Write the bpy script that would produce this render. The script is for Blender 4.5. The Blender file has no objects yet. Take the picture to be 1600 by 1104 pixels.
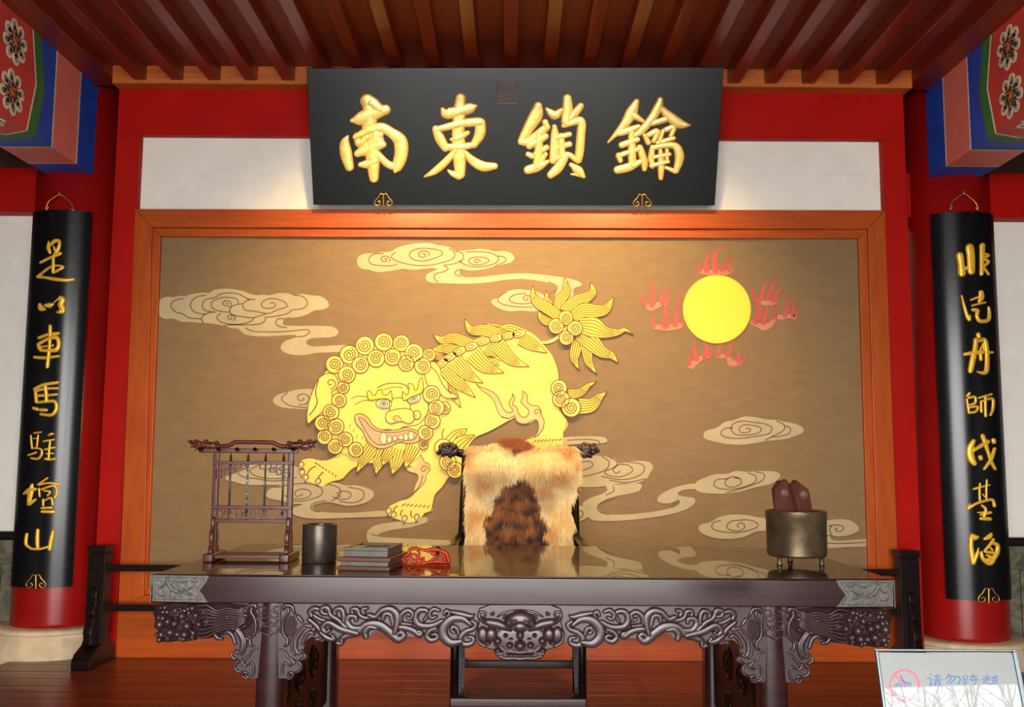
import bpy, bmesh, math, random
from math import sin, cos, pi, radians, sqrt, atan2
from mathutils import Vector, Matrix, noise
from mathutils.geometry import tessellate_polygon

random.seed(11)
SC = bpy.context.scene
COL = SC.collection

# ------------------------------------------------------------------ camera
F_PX, W_PX, H_PX = 1500.0, 1600, 1104
PITCH, ROLL, CAM_H = math.atan(160 / 1500.0), radians(0.35), 1.226
CAM = Vector((0, 0, CAM_H))
_R0, _U0, FV = Vector((1, 0, 0)), Vector((0, -sin(PITCH), cos(PITCH))), Vector((0, cos(PITCH), sin(PITCH)))
RV = _R0 * cos(ROLL) + _U0 * sin(ROLL)
UV = _U0 * cos(ROLL) - _R0 * sin(ROLL)
cam_data = bpy.data.cameras.new('camera')
cam_data.sensor_width = 36.0
cam_data.lens = F_PX * 36.0 / W_PX
cam_data.clip_start, cam_data.clip_end = 0.05, 200
cam = bpy.data.objects.new('camera', cam_data)
M = Matrix.Identity(4)
for i in range(3):
    M[i][0], M[i][1], M[i][2], M[i][3] = RV[i], UV[i], -FV[i], CAM[i]
cam.matrix_world = M
COL.objects.link(cam)
SC.camera = cam

# ------------------------------------------------------------------ world, lights, exposure
world = bpy.data.worlds.new('overcast_sky')
SC.world = world
world.use_nodes = True
bg = world.node_tree.nodes['Background']
bg.inputs[0].default_value = (1.0, 0.985, 0.965, 1)
bg.inputs[1].default_value = 17.0
SC.view_settings.view_transform = 'Standard'
SC.view_settings.look = 'None'
SC.view_settings.exposure = 0.0
SC.view_settings.gamma = 1.0
SC.view_settings.use_curve_mapping = False

def lamp(name, kind, loc, target, energy, color, **kw):
    d = bpy.data.lights.new(name, kind)
    d.energy, d.color = energy, color
    for k, v in kw.items():
        setattr(d, k, v)
    o = bpy.data.objects.new(name, d)
    o.location = loc
    o.rotation_euler = (Vector(target) - Vector(loc)).to_track_quat('-Z', 'Y').to_euler()
    COL.objects.link(o)
    return o
WARM = (1.0, 0.68, 0.27)
SPOT_E = 330.0
for sx in (-0.75, 0.75):
    lamp('mural_spotlight', 'SPOT', (sx, 4.35, 3.5), (sx * 0.5 - 0.1, 6.0, 1.62), SPOT_E, WARM,
         spot_size=radians(98), spot_blend=1.0, shadow_soft_size=0.05)
portal = lamp('sky_opening', 'AREA', (0, -2.1, 1.35), (0, 5, 1.35), 1.0, (1, 1, 1), shape='RECTANGLE', size=4.6, size_y=3.5)
portal.data.cycles.is_portal = True

# ------------------------------------------------------------------ helpers
def ray(px, py):
    return (FV * F_PX + RV * (px - 800) + UV * (552 - py)).normalized()
def at(px, py, Y):
    d = ray(px, py); return CAM + d * (Y / d.y)
def at_z(px, py, z):
    d = ray(px, py); return CAM + d * ((z - CAM_H) / d.z)

class PlaneS:
    def __init__(s, p, n):
        s.p, s.n = Vector(p), Vector(n).normalized()
    def __call__(s, px, py):
        d = ray(px, py)
        return CAM + d * ((s.p - CAM).dot(s.n) / d.dot(s.n)), s.n
class CylS:
    def __init__(s, cx, cy, R):
        s.c, s.R = Vector((cx, cy, 0)), R
    def __call__(s, px, py):
        d = ray(px, py); o = CAM - s.c
        a = d.x * d.x + d.y * d.y; b = o.x * d.x + o.y * d.y; c = o.x * o.x + o.y * o.y - s.R * s.R
        q = b * b - a * c
        t = (-b - sqrt(max(q, 0))) / a
        p = CAM + d * t
        n = Vector((p.x - s.c.x, p.y - s.c.y, 0)).normalized()
        return p, n

def T(ox, oy, s, pts):
    return [(ox + p[0] * s, oy + p[1] * s) + ((p[2] * s,) if len(p) > 2 else ()) for p in pts]

def spl(pts, n=5, closed=False):
    if len(pts) < 3 and not closed:
        a, b = pts[0], pts[-1]
        return [tuple(a[k] + (b[k] - a[k]) * i / n for k in range(len(a))) for i in range(n + 1)]
    P = list(pts); out = []; m = len(P)
    rng = range(m) if closed else range(m - 1)
    for i in rng:
        if closed:
            p0, p1, p2, p3 = P[i - 1], P[i], P[(i + 1) % m], P[(i + 2) % m]
        else:
            p0, p1, p2, p3 = P[max(i - 1, 0)], P[i], P[i + 1], P[min(i + 2, m - 1)]
        for j in range(n):
            t = j / n
            out.append(tuple(0.5 * (2 * p1[k] + (p2[k] - p0[k]) * t + (2 * p0[k] - 5 * p1[k] + 4 * p2[k] - p3[k]) * t * t
                       + (3 * p1[k] - p0[k] - 3 * p2[k] + p3[k]) * t ** 3) for k in range(len(p1))))
    if not closed:
        out.append(tuple(P[-1]))
    return out

def circ(cx, cy, rx, ry=None, n=20, rot=0.0):
    ry = rx if ry is None else ry
    o = []
    for i in range(n):
        a = 2 * pi * i / n; x, y = rx * cos(a), ry * sin(a)
        o.append((cx + x * cos(rot) - y * sin(rot), cy + x * sin(rot) + y * cos(rot)))
    return o
def spiral(cx, cy, r, turns=2.2, w=1.0, a0=0.0, sgn=1, r0=0.12, n=None, ry=1.0):
    n = n or int(turns * 13)
    o = []
    for i in range(n + 1):
        t = i / n; rr = r * (r0 + (1 - r0) * t); a = a0 + sgn * 2 * pi * turns * (t - 1)
        o.append((cx + rr * cos(a), cy + rr * sin(a) * ry, w))
    return o

ORIG = {}
class MB:
    def __init__(s):
        s.v, s.f, s.col = [], [], None
    def add(s, vs, fs):
        b = len(s.v); s.v += [Vector(v) for v in vs]; s.f += [tuple(i + b for i in f) for f in fs]
        return s
    def box(s, x0, x1, y0, y1, z0, z1):
        return s.add([(x0, y0, z0), (x1, y0, z0), (x1, y1, z0), (x0, y1, z0), (x0, y0, z1), (x1, y0, z1), (x1, y1, z1), (x0, y1, z1)],
                     [(0, 3, 2, 1), (4, 5, 6, 7), (0, 1, 5, 4), (1, 2, 6, 5), (2, 3, 7, 6), (3, 0, 4, 7)])
    def hexa(s, p):
        return s.add(p, [(0, 3, 2, 1), (4, 5, 6, 7), (0, 1, 5, 4), (1, 2, 6, 5), (2, 3, 7, 6), (3, 0, 4, 7)])
    def obox(s, c, u, v, hu, hv, z0, z1):
        c = Vector((c[0], c[1], 0)); q = [c - u * hu - v * hv, c + u * hu - v * hv, c + u * hu + v * hv, c - u * hu + v * hv]
        return s.hexa([Vector((a.x, a.y, z0)) for a in q] + [Vector((a.x, a.y, z1)) for a in q])
    def lathe(s, cx, cy, prof, n=32, a0=0.0, a1=2 * pi, cap=True):
        full = abs(a1 - a0 - 2 * pi) < 1e-6
        m = n if full else n + 1
        vs, fs = [], []
        for r, z in prof:
            for i in range(m):
                a = a0 + (a1 - a0) * i / n
                vs.append((cx + r * cos(a), cy + r * sin(a), z))
        for j in range(len(prof) - 1):
            for i in range(n):
                k = (i + 1) % m
                fs.append((j * m + i, j * m + k, (j + 1) * m + k, (j + 1) * m + i))
        if cap and full:
            if prof[0][0] > 1e-5: fs.append(tuple(reversed(range(m))))
            if prof[-1][0] > 1e-5: fs.append(tuple((len(prof) - 1) * m + i for i in range(m)))
        return s.add(vs, fs)
    def tube(s, pts, rad, n=8, flat=1.0, cap=True):
        P = [Vector(p) for p in pts]; m = len(P)
        R = rad if isinstance(rad, (list, tuple)) else [rad] * m
        vs, fs = [], []; up = None
        for i in range(m):
            t = (P[min(i + 1, m - 1)] - P[max(i - 1, 0)])
            if t.length < 1e-9: t = Vector((0, 0, 1))
            t.normalize()
            if up is None:
                up = Vector((0, 1, 0)) if abs(t.y) < 0.9 else Vector((1, 0, 0))
            up = up - t * up.dot(t)
            if up.length < 1e-6: up = t.orthogonal()
            up.normalize(); sd = t.cross(up)
            for k in range(n):
                a = 2 * pi * k / n
                vs.append(P[i] + sd * (R[i] * cos(a)) + up * (R[i] * flat * sin(a)))
        for i in range(m - 1):
            for k in range(n):
                q = (k + 1) % n
                fs.append((i * n + k, i * n + q, (i + 1) * n + q, (i + 1) * n + k))
        if cap:
            fs.append(tuple(range(n))); fs.append(tuple((m - 1) * n + k for k in reversed(range(n))))
        return s.add(vs, fs)
    def ell(s, c, r, n=12, m=8, rot=None):
        c = Vector(c); vs = [Vector((0, 0, r[2]))]; fs = []
        for j in range(1, m):
            th = pi * j / m
            for i in range(n):
                a = 2 * pi * i / n
                vs.append(Vector((r[0] * sin(th) * cos(a), r[1] * sin(th) * sin(a), r[2] * cos(th))))
        vs.append(Vector((0, 0, -r[2])))
        for i in range(n):
            k = (i + 1) % n
            fs.append((0, 1 + i, 1 + k))
            for j in range(m - 2):
                fs.append((1 + j * n + i, 1 + (j + 1) * n + i, 1 + (j + 1) * n + k, 1 + j * n + k))
            fs.append((len(vs) - 1, 1 + (m - 2) * n + k, 1 + (m - 2) * n + i))
        if rot is not None: vs = [rot @ v for v in vs]
        return s.add([c + v for v in vs], fs)
    # relief drawing on a surface, in photograph coordinates
    def stroke(s, surf, pts, h=0.01, off=0.0, flat=False, n=5, smooth=True, caps=True, closed=False, hf=0.0036, plateau=False, skirt=0.0):
        P = spl(pts, n, closed) if smooth else list(pts)
        w0 = P[0][2] if len(P[0]) > 2 else 1
        if caps and not closed:
            for end in (0, 1):
                a, b = (P[0], P[1]) if end == 0 else (P[-1], P[-2])
                dx, dy = a[0] - b[0], a[1] - b[1]; L = math.hypot(dx, dy) or 1
                ex = [(a[0] + dx / L * a[2] * t, a[1] + dy / L * a[2] * t, a[2] * sqrt(1 - t * t) + 0.02) for t in (0.45, 0.8, 0.99)]
                P = (list(reversed(ex)) + P) if end == 0 else (P + ex)
        m = len(P); vs, fs = [], []
        prof = [(-1, 0), (-1, 1), (1, 1), (1, 0)] if flat else [(-1, 0), (-0.86, 0.5), (-0.5, 0.87), (0, 1), (0.5, 0.87), (0.86, 0.5), (1, 0)]
        if plateau: prof = [(-1, 0), (-.97, .45), (-.9, .8), (-.76, .97), (0, 1.0), (.76, .97), (.9, .8), (.97, .45), (1, 0)]
        if skirt: prof = [(-1.02, -skirt / h)] + prof + [(1.02, -skirt / h)]
        q = len(prof)
        for i, p in enumerate(P):
            a, b = (P[i - 1], P[(i + 1) % m]) if closed else (P[max(i - 1, 0)], P[min(i + 1, m - 1)])
            dx, dy = b[0] - a[0], b[1] - a[1]; L = math.hypot(dx, dy) or 1
            nx, ny = -dy / L, dx / L
            hh = h if flat else min(h, hf * max(p[2], 0.05))
            for o, z in prof:
                c, nn = surf(p[0] + nx * p[2] * o, p[1] + ny * p[2] * o)
                vs.append(c + nn * (off + hh * z))
        rng = m if closed else m - 1
        for i in range(rng):
            j = (i + 1) % m
            for k in range(q - 1):
                fs.append((i * q + k, i * q + k + 1, j * q + k + 1, j * q + k))
        if not closed:
            fs.append(tuple(range(q))); fs.append(tuple((m - 1) * q + k for k in range(q)))
        return s.add(vs, fs)
    def fill(s, surf, pts, off=0.0, th=0.002):
        pts = [p[:2] for p in pts]; m = len(pts)
        tris = tessellate_polygon([[Vector((p[0], p[1], 0)) for p in pts]])
        vs = []
        for o in (off + th, off):
            for p in pts:
                c, nn = surf(*p); vs.append(c + nn * o)
        fs = [tuple(t) for t in tris] + [(i, (i + 1) % m, m + (i + 1) % m, m + i) for i in range(m)]
        return s.add(vs, fs)
    def bump(s, surf, x, y, rx, ry, h, rot=0.0, n=14, off=0.0):
        vs, fs = [], []
        for rr, z in ((1, 0), (0.93, 0.5), (0.72, 0.84), (0.38, 0.97)):
            for p in circ(x, y, rx * rr, ry * rr, n, rot):
                c, nn = surf(*p); vs.append(c + nn * (off + h * z))
        c, nn = surf(x, y); vs.append(c + nn * (off + h))
        for j in range(3):
            for i in range(n):
                k = (i + 1) % n; fs.append((j * n + i, j * n + k, (j + 1) * n + k, (j + 1) * n + i))
        for i in range(n): fs.append((3 * n + i, 3 * n + (i + 1) % n, 4 * n))
        return s.add(vs, fs)
    def mirror(s, c, u, keep=True):
        c, u = Vector(c), Vector(u).normalized()
        nv = [p - u * (2 * (p - c).dot(u)) for p in s.v]; nf = [tuple(reversed(f)) for f in s.f]
        if keep: s.add(nv, nf)
        else: s.v, s.f = nv, nf
        return s
    def build(s, name, mat, parent=None, origin=None, smooth=False, bevel=0.0, seg=2):
        if parent is not None: o0 = ORIG[parent.name]
        elif origin is not None: o0 = Vector(origin)
        else:
            xs = [v.x for v in s.v]; ys = [v.y for v in s.v]; zs = [v.z for v in s.v]
            o0 = Vector(((min(xs) + max(xs)) / 2, (min(ys) + max(ys)) / 2, min(zs)))
        me = bpy.data.meshes.new(name)
        me.from_pydata([v - o0 for v in s.v], [], s.f)
        bm = bmesh.new(); bm.from_mesh(me); bmesh.ops.recalc_face_normals(bm, faces=bm.faces)
        if smooth:
            for f in bm.faces: f.smooth = True
        bm.to_mesh(me); bm.free()
        me.materials.append(mat)
        o = bpy.data.objects.new(name, me); COL.objects.link(o)
        ORIG[o.name] = o0
        if parent is None: o.location = o0
        else: o.parent = parent
        if bevel:
            b = o.modifiers.new('bevel', 'BEVEL'); b.width = bevel; b.segments = seg; b.limit_method = 'ANGLE'; b.angle_limit = radians(40)
            if not smooth:
                for p in me.polygons: p.use_smooth = True
                w = o.modifiers.new('normals', 'WEIGHTED_NORMAL'); w.keep_sharp = True
        return o

def empty(name, loc, label, cat, group=None):
    o = bpy.data.objects.new(name, None); o.empty_display_size = 0.1; COL.objects.link(o)
    o.location = loc; ORIG[o.name] = Vector(loc)
    return tag(o, label, cat, group)
def tag(o, label, cat, group=None):
    o['label'] = label; o['category'] = cat
    if group: o['group'] = group
    return o
def struct(o):
    o['kind'] = 'structure'; return o
def dup(src, parent=None, loc=None, label=None):
    c = src.copy(); COL.objects.link(c); ORIG[c.name] = ORIG[src.name].copy()
    if parent is not None: c.parent = parent
    if loc is not None:
        c.location = loc; ORIG[c.name] = Vector(loc)
    if label: c['label'] = label
    for ch in [k for k in src.children]:
        d = ch.copy(); COL.objects.link(d); d.parent = c; ORIG[d.name] = ORIG[c.name]
        for g in [k for k in ch.children]:
            e = g.copy(); COL.objects.link(e); e.parent = d; ORIG[e.name] = ORIG[c.name]
    return c

# ------------------------------------------------------------------ materials
def L1(c):
    c /= 255.0
    return c / 12.92 if c <= 0.04045 else ((c + 0.055) / 1.055) ** 2.4
def RGB(r, g, b): return (L1(r), L1(g), L1(b), 1)
def mat(name, c1, c2=None, rough=0.5, metal=0.0, coat=0.0, coat_rough=0.05, scale=(6, 6, 6), detail=4, bump=0.0, bscale=None,
        spec=0.5, distort=0.0, ramp=(0.35, 0.65), sheen=0.0, attr=None, ior=1.5):
    m = bpy.data.materials.new(name); m.use_nodes = True
    nt = m.node_tree; N, Lk = nt.nodes, nt.links
    bs = N['Principled BSDF']
    bs.inputs['Roughness'].default_value = rough; bs.inputs['Metallic'].default_value = metal
    bs.inputs['Coat Weight'].default_value = coat; bs.inputs['Coat Roughness'].default_value = coat_rough
    bs.inputs['Specular IOR Level'].default_value = spec; bs.inputs['IOR'].default_value = ior
    if sheen: bs.inputs['Sheen Weight'].default_value = sheen
    if attr:
        a = N.new('ShaderNodeAttribute'); a.attribute_name = attr
        Lk.new(a.outputs['Color'], bs.inputs['Base Color'])
        return m
    tc = N.new('ShaderNodeTexCoord'); mp = N.new('ShaderNodeMapping'); mp.inputs['Scale'].default_value = scale
    nz = N.new('ShaderNodeTexNoise'); nz.inputs['Scale'].default_value = 1.0; nz.inputs['Detail'].default_value = detail
    nz.inputs['Distortion'].default_value = distort
    Lk.new(tc.outputs['Object'], mp.inputs['Vector']); Lk.new(mp.outputs['Vector'], nz.inputs['Vector'])
    rp = N.new('ShaderNodeValToRGB')
    c2 = c2 or tuple(c * 0.85 for c in c1[:3]) + (1,)
    rp.color_ramp.elements[0].position, rp.color_ramp.elements[1].position = ramp
    rp.color_ramp.elements[0].color, rp.color_ramp.elements[1].color = c1, c2
    Lk.new(nz.outputs['Fac'], rp.inputs['Fac']); Lk.new(rp.outputs['Color'], bs.inputs['Base Color'])
    if bump:
        bp = N.new('ShaderNodeBump'); bp.inputs['Strength'].default_value = bump; bp.inputs['Distance'].default_value = 0.01
        if bscale:
            n2 = N.new('ShaderNodeTexNoise'); n2.inputs['Scale'].default_value = bscale; n2.inputs['Detail'].default_value = 3
            Lk.new(tc.outputs['Object'], n2.inputs['Vector']); Lk.new(n2.outputs['Fac'], bp.inputs['Height'])
        else:
            Lk.new(nz.outputs['Fac'], bp.inputs['Height'])
        Lk.new(bp.outputs['Normal'], bs.inputs['Normal'])
    return m

MRED = mat('red_lacquer', (0.43, 0.0055, 0.002, 1), (0.37, 0.0045, 0.002, 1), rough=0.5, scale=(3, 3, 3), bump=0.02, spec=0.12)
MREDC = mat('red_column_lacquer', (0.31, 0.005, 0.003, 1), (0.27, 0.004, 0.003, 1), rough=0.28, scale=(3, 3, 3))
MWHITE = mat('white_plaster', (0.86, 0.83, 0.76, 1), (0.82, 0.79, 0.72, 1), rough=0.85, scale=(8, 8, 8))
MFRAME = mat('orange_stained_wood', (0.44, 0.080, 0.005, 1), (0.36, 0.056, 0.004, 1), rough=0.36, scale=(30, 8, 3), bump=0.02, spec=0.35)
MFRAMEX = mat('orange_stained_wood_rail', (0.44, 0.080, 0.005, 1), (0.36, 0.056, 0.004, 1), rough=0.34, scale=(3, 8, 60), bump=0.02, spec=0.35)
MSTRIP = mat('pale_orange_wood', (0.56, 0.15, 0.025, 1), (0.46, 0.10, 0.015, 1), rough=0.45, scale=(2, 8, 50))
MRAFT = mat('dark_red_brown_wood', (0.22, 0.026, 0.006, 1), (0.17, 0.018, 0.004, 1), rough=0.30, scale=(20, 1.2, 20), bump=0.02)
MCEIL = mat('red_brown_ceiling_board', (0.22, 0.030, 0.008, 1), (0.17, 0.021, 0.006, 1), rough=0.5, scale=(14, 1.0, 14))
MFLOOR = mat('red_brown_floor_wood', (0.18, 0.032, 0.006, 1), (0.06, 0.010, 0.003, 1), rough=0.3, scale=(1.2, 26, 10), bump=0.02, detail=6, ramp=(.3, .7))
MSTONE = mat('cream_stone', (0.70, 0.54, 0.35, 1), (0.58, 0.44, 0.28, 1), rough=0.7, scale=(14, 14, 14), bump=0.05, detail=8)
MMARBLE = mat('grey_green_marble', (0.17, 0.155, 0.095, 1), (0.055, 0.053, 0.035, 1), rough=0.45, scale=(5, 5, 5), distort=3.0, detail=6)
MGROUND = mat('grey_paving', (0.55, 0.54, 0.51, 1), (0.48, 0.47, 0.45, 1), rough=0.8, scale=(1, 1, 1))
MSLAB = mat('grey_hall_stone', (0.20, 0.185, 0.16, 1), (0.16, 0.15, 0.13, 1), rough=0.6, scale=(2, 2, 2))
MPLQ = mat('black_plaque_lacquer', (0.006, 0.010, 0.014, 1), (0.004, 0.007, 0.010, 1), rough=0.24, scale=(3, 3, 60), bump=0.01, spec=0.6)
MDOOR = mat('dark_door_wood', (0.06, 0.018, 0.010, 1), (0.04, 0.012, 0.007, 1), rough=0.5, scale=(10, 10, 2))
MBLACK = mat('black_lacquer', (0.005, 0.0055, 0.0065, 1), (0.0035, 0.004, 0.0045, 1), rough=0.22, scale=(3, 3, 60), bump=0.006, spec=0.42)
MGOLD = mat('gold_leaf', (0.90, 0.66, 0.19, 1), (0.95, 0.76, 0.30, 1), rough=0.34, metal=0.5, scale=(22, 22, 22), bump=0.35, bscale=24)
MGOLD2 = mat('deep_gold_leaf', (1.0, 0.50, 0.03, 1), (1.0, 0.64, 0.06, 1), rough=0.34, metal=0.3, scale=(22, 22, 22), bump=0.25, bscale=30)
MRIM = mat('orange_gilt_edge', (0.62, 0.26, 0.02, 1), rough=0.4, metal=0.4)
MGOLDD = mat('gilt_metal', (0.75, 0.40, 0.07, 1), (0.62, 0.30, 0.05, 1), rough=0.35, metal=0.8, scale=(30, 30, 30))
MROSE = mat('dark_rosewood', (0.034, 0.011, 0.011, 1), (0.022, 0.007, 0.008, 1), rough=0.2, scale=(3, 10, 40), spec=0.42)
MROSETOP = mat('polished_rosewood_top', (0.030, 0.010, 0.009, 1), (0.018, 0.006, 0.006, 1), rough=0.3, scale=(3, 16, 16), coat=0.75, coat_rough=0.015, ior=1.3, spec=0.3)
MCARVE = mat('carved_rosewood', (0.046, 0.022, 0.022, 1), (0.032, 0.014, 0.015, 1), rough=0.3, scale=(12, 12, 12), spec=0.55)
MEBONY = mat('black_brown_wood', (0.009, 0.0045, 0.004, 1), (0.006, 0.003, 0.003, 1), rough=0.3, scale=(10, 10, 40), spec=0.22)
MRACK = mat('reddish_rosewood', (0.105, 0.022, 0.012, 1), (0.055, 0.012, 0.008, 1), rough=0.3, scale=(20, 20, 60), spec=0.4)
MPEWTER = mat('embossed_pewter', (0.13, 0.122, 0.105, 1), (0.085, 0.08, 0.07, 1), rough=0.5, metal=0.4, scale=(60, 60, 60), bump=0.25, bscale=70)
MBRONZE = mat('aged_bronze', (0.15, 0.105, 0.05, 1), (0.085, 0.055, 0.028, 1), rough=0.38, metal=0.55, scale=(18, 18, 18), bump=0.04)
MBRONZED = mat('dark_bronze', (0.085, 0.066, 0.048, 1), (0.05, 0.038, 0.03, 1), rough=0.33, metal=0.55, scale=(24, 24, 24), bump=0.04)
MINK = mat('grey_green_slate', (0.115, 0.11, 0.082, 1), (0.085, 0.08, 0.06, 1), rough=0.4, scale=(30, 30, 30))
MCASE = mat('brown_case_wood', (0.12, 0.045, 0.025, 1), (0.08, 0.03, 0.018, 1), rough=0.3, scale=(6, 20, 60))
MLACQ = mat('red_carved_lacquer', (0.46, 0.045, 0.007, 1), (0.30, 0.016, 0.004, 1), rough=0.3, scale=(60, 60, 60), spec=0.3)
MTALLY = mat('brown_tablet_wood', (0.085, 0.019, 0.008, 1), (0.055, 0.012, 0.006, 1), rough=0.5, scale=(30, 30, 8), spec=0.1)
MHOLE = mat('pale_hole_lining', (0.17, 0.12, 0.075, 1), (0.07, 0.045, 0.03, 1), rough=0.45, scale=(40, 40, 40))
# mural paints
MPANEL = mat('brown_mural_ground', (0.228, 0.134, 0.049, 1), (0.190, 0.110, 0.041, 1), rough=0.62, scale=(9, 9, 22), detail=10, bump=0.12, bscale=140, ramp=(.25, .75))
MCLOUD = mat('tan_cloud_paint', (0.45, 0.36, 0.195, 1), (0.40, 0.325, 0.18, 1), rough=0.6, scale=(7, 7, 7), detail=6)
MCLINE = mat('brown_cloud_line', (0.17, 0.09, 0.035, 1), rough=0.6)
MLION = mat('yellow_lion_paint', (0.86, 0.55, 0.058, 1), (0.90, 0.63, 0.10, 1), rough=0.5, scale=(6, 6, 6), detail=6)
MLIOND = mat('deep_yellow_paint', (0.86, 0.55, 0.022, 1), (0.90, 0.62, 0.03, 1), rough=0.5, scale=(10, 10, 10))
MLLINE = mat('brown_lion_line', (0.17, 0.07, 0.006, 1), rough=0.6)
MSALM = mat('peach_paint', (0.80, 0.40, 0.13, 1), (0.84, 0.46, 0.15, 1), rough=0.55, scale=(10, 10, 10))
MTOOTH = mat('tooth_paint', (0.74, 0.60, 0.30, 1), rough=0.55)
MPINK = mat('pink_mouth_paint', (0.78, 0.36, 0.19, 1), rough=0.55)
MEYE = mat('eye_grey_paint', (0.16, 0.18, 0.2, 1), rough=0.4)
MBROW = mat('olive_yellow_paint', (0.80, 0.60, 0.005, 1), rough=0.5)
MSUN = mat('sun_yellow_paint', (0.93, 0.66, 0.035, 1), (0.92, 0.63, 0.03, 1), rough=0.5, scale=(5, 5, 5))
MSUNL = mat('orange_sun_rim', (0.42, 0.12, 0.02, 1), rough=0.6)
MFLAME = mat('red_flame_paint', (0.47, 0.075, 0.055, 1), (0.42, 0.06, 0.042, 1), rough=0.55, scale=(12, 12, 12))
MFLAMEB = mat('peach_flame_paint', (0.52, 0.21, 0.10, 1), (0.47, 0.16, 0.08, 1), rough=0.55, scale=(12, 12, 12))
# painted beam
MB_BLUE = mat('blue_beam_paint', (0.010, 0.085, 0.58, 1), (0.009, 0.07, 0.50, 1), rough=0.55)
MB_NAVY = mat('dark_swirl_paint', (0.02, 0.05, 0.06, 1), rough=0.6)
MB_PINK = mat('dusty_pink_beam_paint', (0.78, 0.20, 0.15, 1), (0.72, 0.18, 0.135, 1), rough=0.6)
MB_WHITE = mat('ivory_line_paint', (0.88, 0.82, 0.62, 1), rough=0.6)
MB_GREEN = mat('green_beam_paint', (0.04, 0.22, 0.05, 1), (0.03, 0.18, 0.042, 1), rough=0.6)
MB_RED = mat('crimson_beam_paint', (0.68, 0.065, 0.05, 1), rough=0.6)
MB_ORNG = mat('orange_gilt_paint', (0.62, 0.19, 0.02, 1), (0.4, 0.08, 0.01, 1), rough=0.4, scale=(60, 60, 60))
# ================================================================== SETTING
def quadbox(px4, Yf, Yb):
    """box whose front face has these four picture corners on the plane Y=Yf"""
    a = [at(p[0], p[1], Yf) for p in px4]
    order = [3, 2, 1, 0]      # bl br tr tl
    f = [a[i] for i in order]
    return MB().hexa([f[0], f[1], Vector((f[1].x, Yb, f[1].z)), Vector((f[0].x, Yb, f[0].z)),
                      f[3], f[2], Vector((f[2].x, Yb, f[2].z)), Vector((f[3].x, Yb, f[3].z))])
YW = 6.0
CX, CY, CR = 2.88, 6.25, 0.27
XE = 2.97
# floor: raised plank platform
fl = struct(MB().box(-XE, XE, 2.7, 6.2, -0.16, -0.025).build('floor', MFLOOR))
edges = [6.10, 5.90, 5.75, 5.585, 5.416, 5.24, 5.12] + [5.12 - 0.155 * k for k in range(1, 16)]
for a, b in zip(edges[1:], edges[:-1]):
    MB().box(-XE, XE, a + 0.0015, b - 0.0015, -0.024, random.uniform(-0.0012, 0)).build('floor_plank', MFLOOR, fl, bevel=0.0025, seg=1)
struct(MB().box(-4.8, 4.8, -2.6, 6.6, -0.40, -0.165).build('floor', MSLAB))
struct(MB().box(-25, 25, -32, -2.6, -0.7, -0.5).build('ground', MGROUND))
# front wall of the hall with its wide doorway, behind the viewer
struct(MB().box(-4.8, -2.3, -2.45, -2.25, -0.2, 4.3).build('wall_front', MDOOR))
struct(MB().box(2.3, 4.8, -2.45, -2.25, -0.2, 4.3).build('wall_front', MDOOR))
struct(MB().box(-2.3, 2.3, -2.45, -2.25, 3.1, 4.3).build('wall_front', MDOOR))
# back wall behind the columns, side walls
wb = struct(MB().box(-4.8, 4.8, 6.30, 6.5, -0.165, 4.3).build('wall_back', MWHITE))
struct(MB().box(-4.95, -4.8, -2.6, 6.5, -0.4, 4.3).build('wall_left', MDOOR))
struct(MB().box(4.8, 4.95, -2.6, 6.5, -0.4, 4.3).build('wall_right', MDOOR))
z_a = at(20, 333, 6.22).z; z_b = at(20, 262, 6.2).z
z_c, z_d = at(10, 830, 6.24).z, at(10, 843, 6.26).z
n_trim = [0]
def trim(mb, m, **k):
    n_trim[0] += 1
    return struct(mb.build('trim_%d' % n_trim[0], m, **k))
for sx in (-1, 1):
    xa, xb = sorted((sx * 2.5, sx * 4.8))
    trim(MB().box(xa, xb, 6.18, 6.30, z_a, z_b), MRED, bevel=0.006)
    trim(MB().box(xa, xb, 6.235, 6.30, z_d, z_c), MEBONY, bevel=0.01)
    trim(MB().box(xa, xb, 6.25, 6.30, z_b - .01, 4.2), MDOOR)
    side = 'left' if sx < 0 else 'right'
    xx = xb if sx > 0 else xa
    bb = struct(MB().box(xa, xb, 6.285, 6.30, -0.16, z_d).build('baseboard_' + side, MMARBLE))
    zt = at(10, 880, 6.25).z
    MB().box(xa, xb, 6.262, 6.286, zt + 0.004, z_d).build('stone_slab', MMARBLE, bb, bevel=0.004)
    for k in range(3):
        x0 = xa + (xb - xa) * k / 3; x1 = xa + (xb - xa) * (k + 1) / 3
        MB().box(x0 + 0.003, x1 - 0.003, 6.265, 6.286, -0.16, zt - 0.004).build('stone_slab', MMARBLE, bb, bevel=0.004)
# the middle wall that carries the mural
XL, XR = at(178.5, 290, 5.97).x, at(1417, 290, 5.97).x
ztop = at(800, 141.5, 5.97).z
struct(MB().box(XL, XR, 6.03, 6.2, -0.02, ztop + 0.55).build('wall_middle', MWHITE))
trim(MB().hexa([Vector(v) for v in ((XL, 5.97, at(800, 214, 5.97).z), (XR, 5.97, at(800, 214, 5.97).z), (XR, 6.03, at(800, 214, 5.97).z), (XL, 6.03, at(800, 214, 5.97).z),
     (XL, 5.97, ztop + .3), (XR, 5.97, ztop + .3), (XR, 6.03, ztop + .3), (XL, 6.03, ztop + .3))]), MRED, bevel=0.004)
zh = at(800, 214, 5.97).z
xpl, xpr = at(215, 290, 5.97).x, at(1380.5, 290, 5.97).x
trim(MB().box(XL, xpl, 5.97, 6.03, 0.0, zh), MRED, bevel=0.004)
trim(MB().box(xpr, XR, 5.97, 6.03, 0.0, zh), MRED, bevel=0.004)
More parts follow.
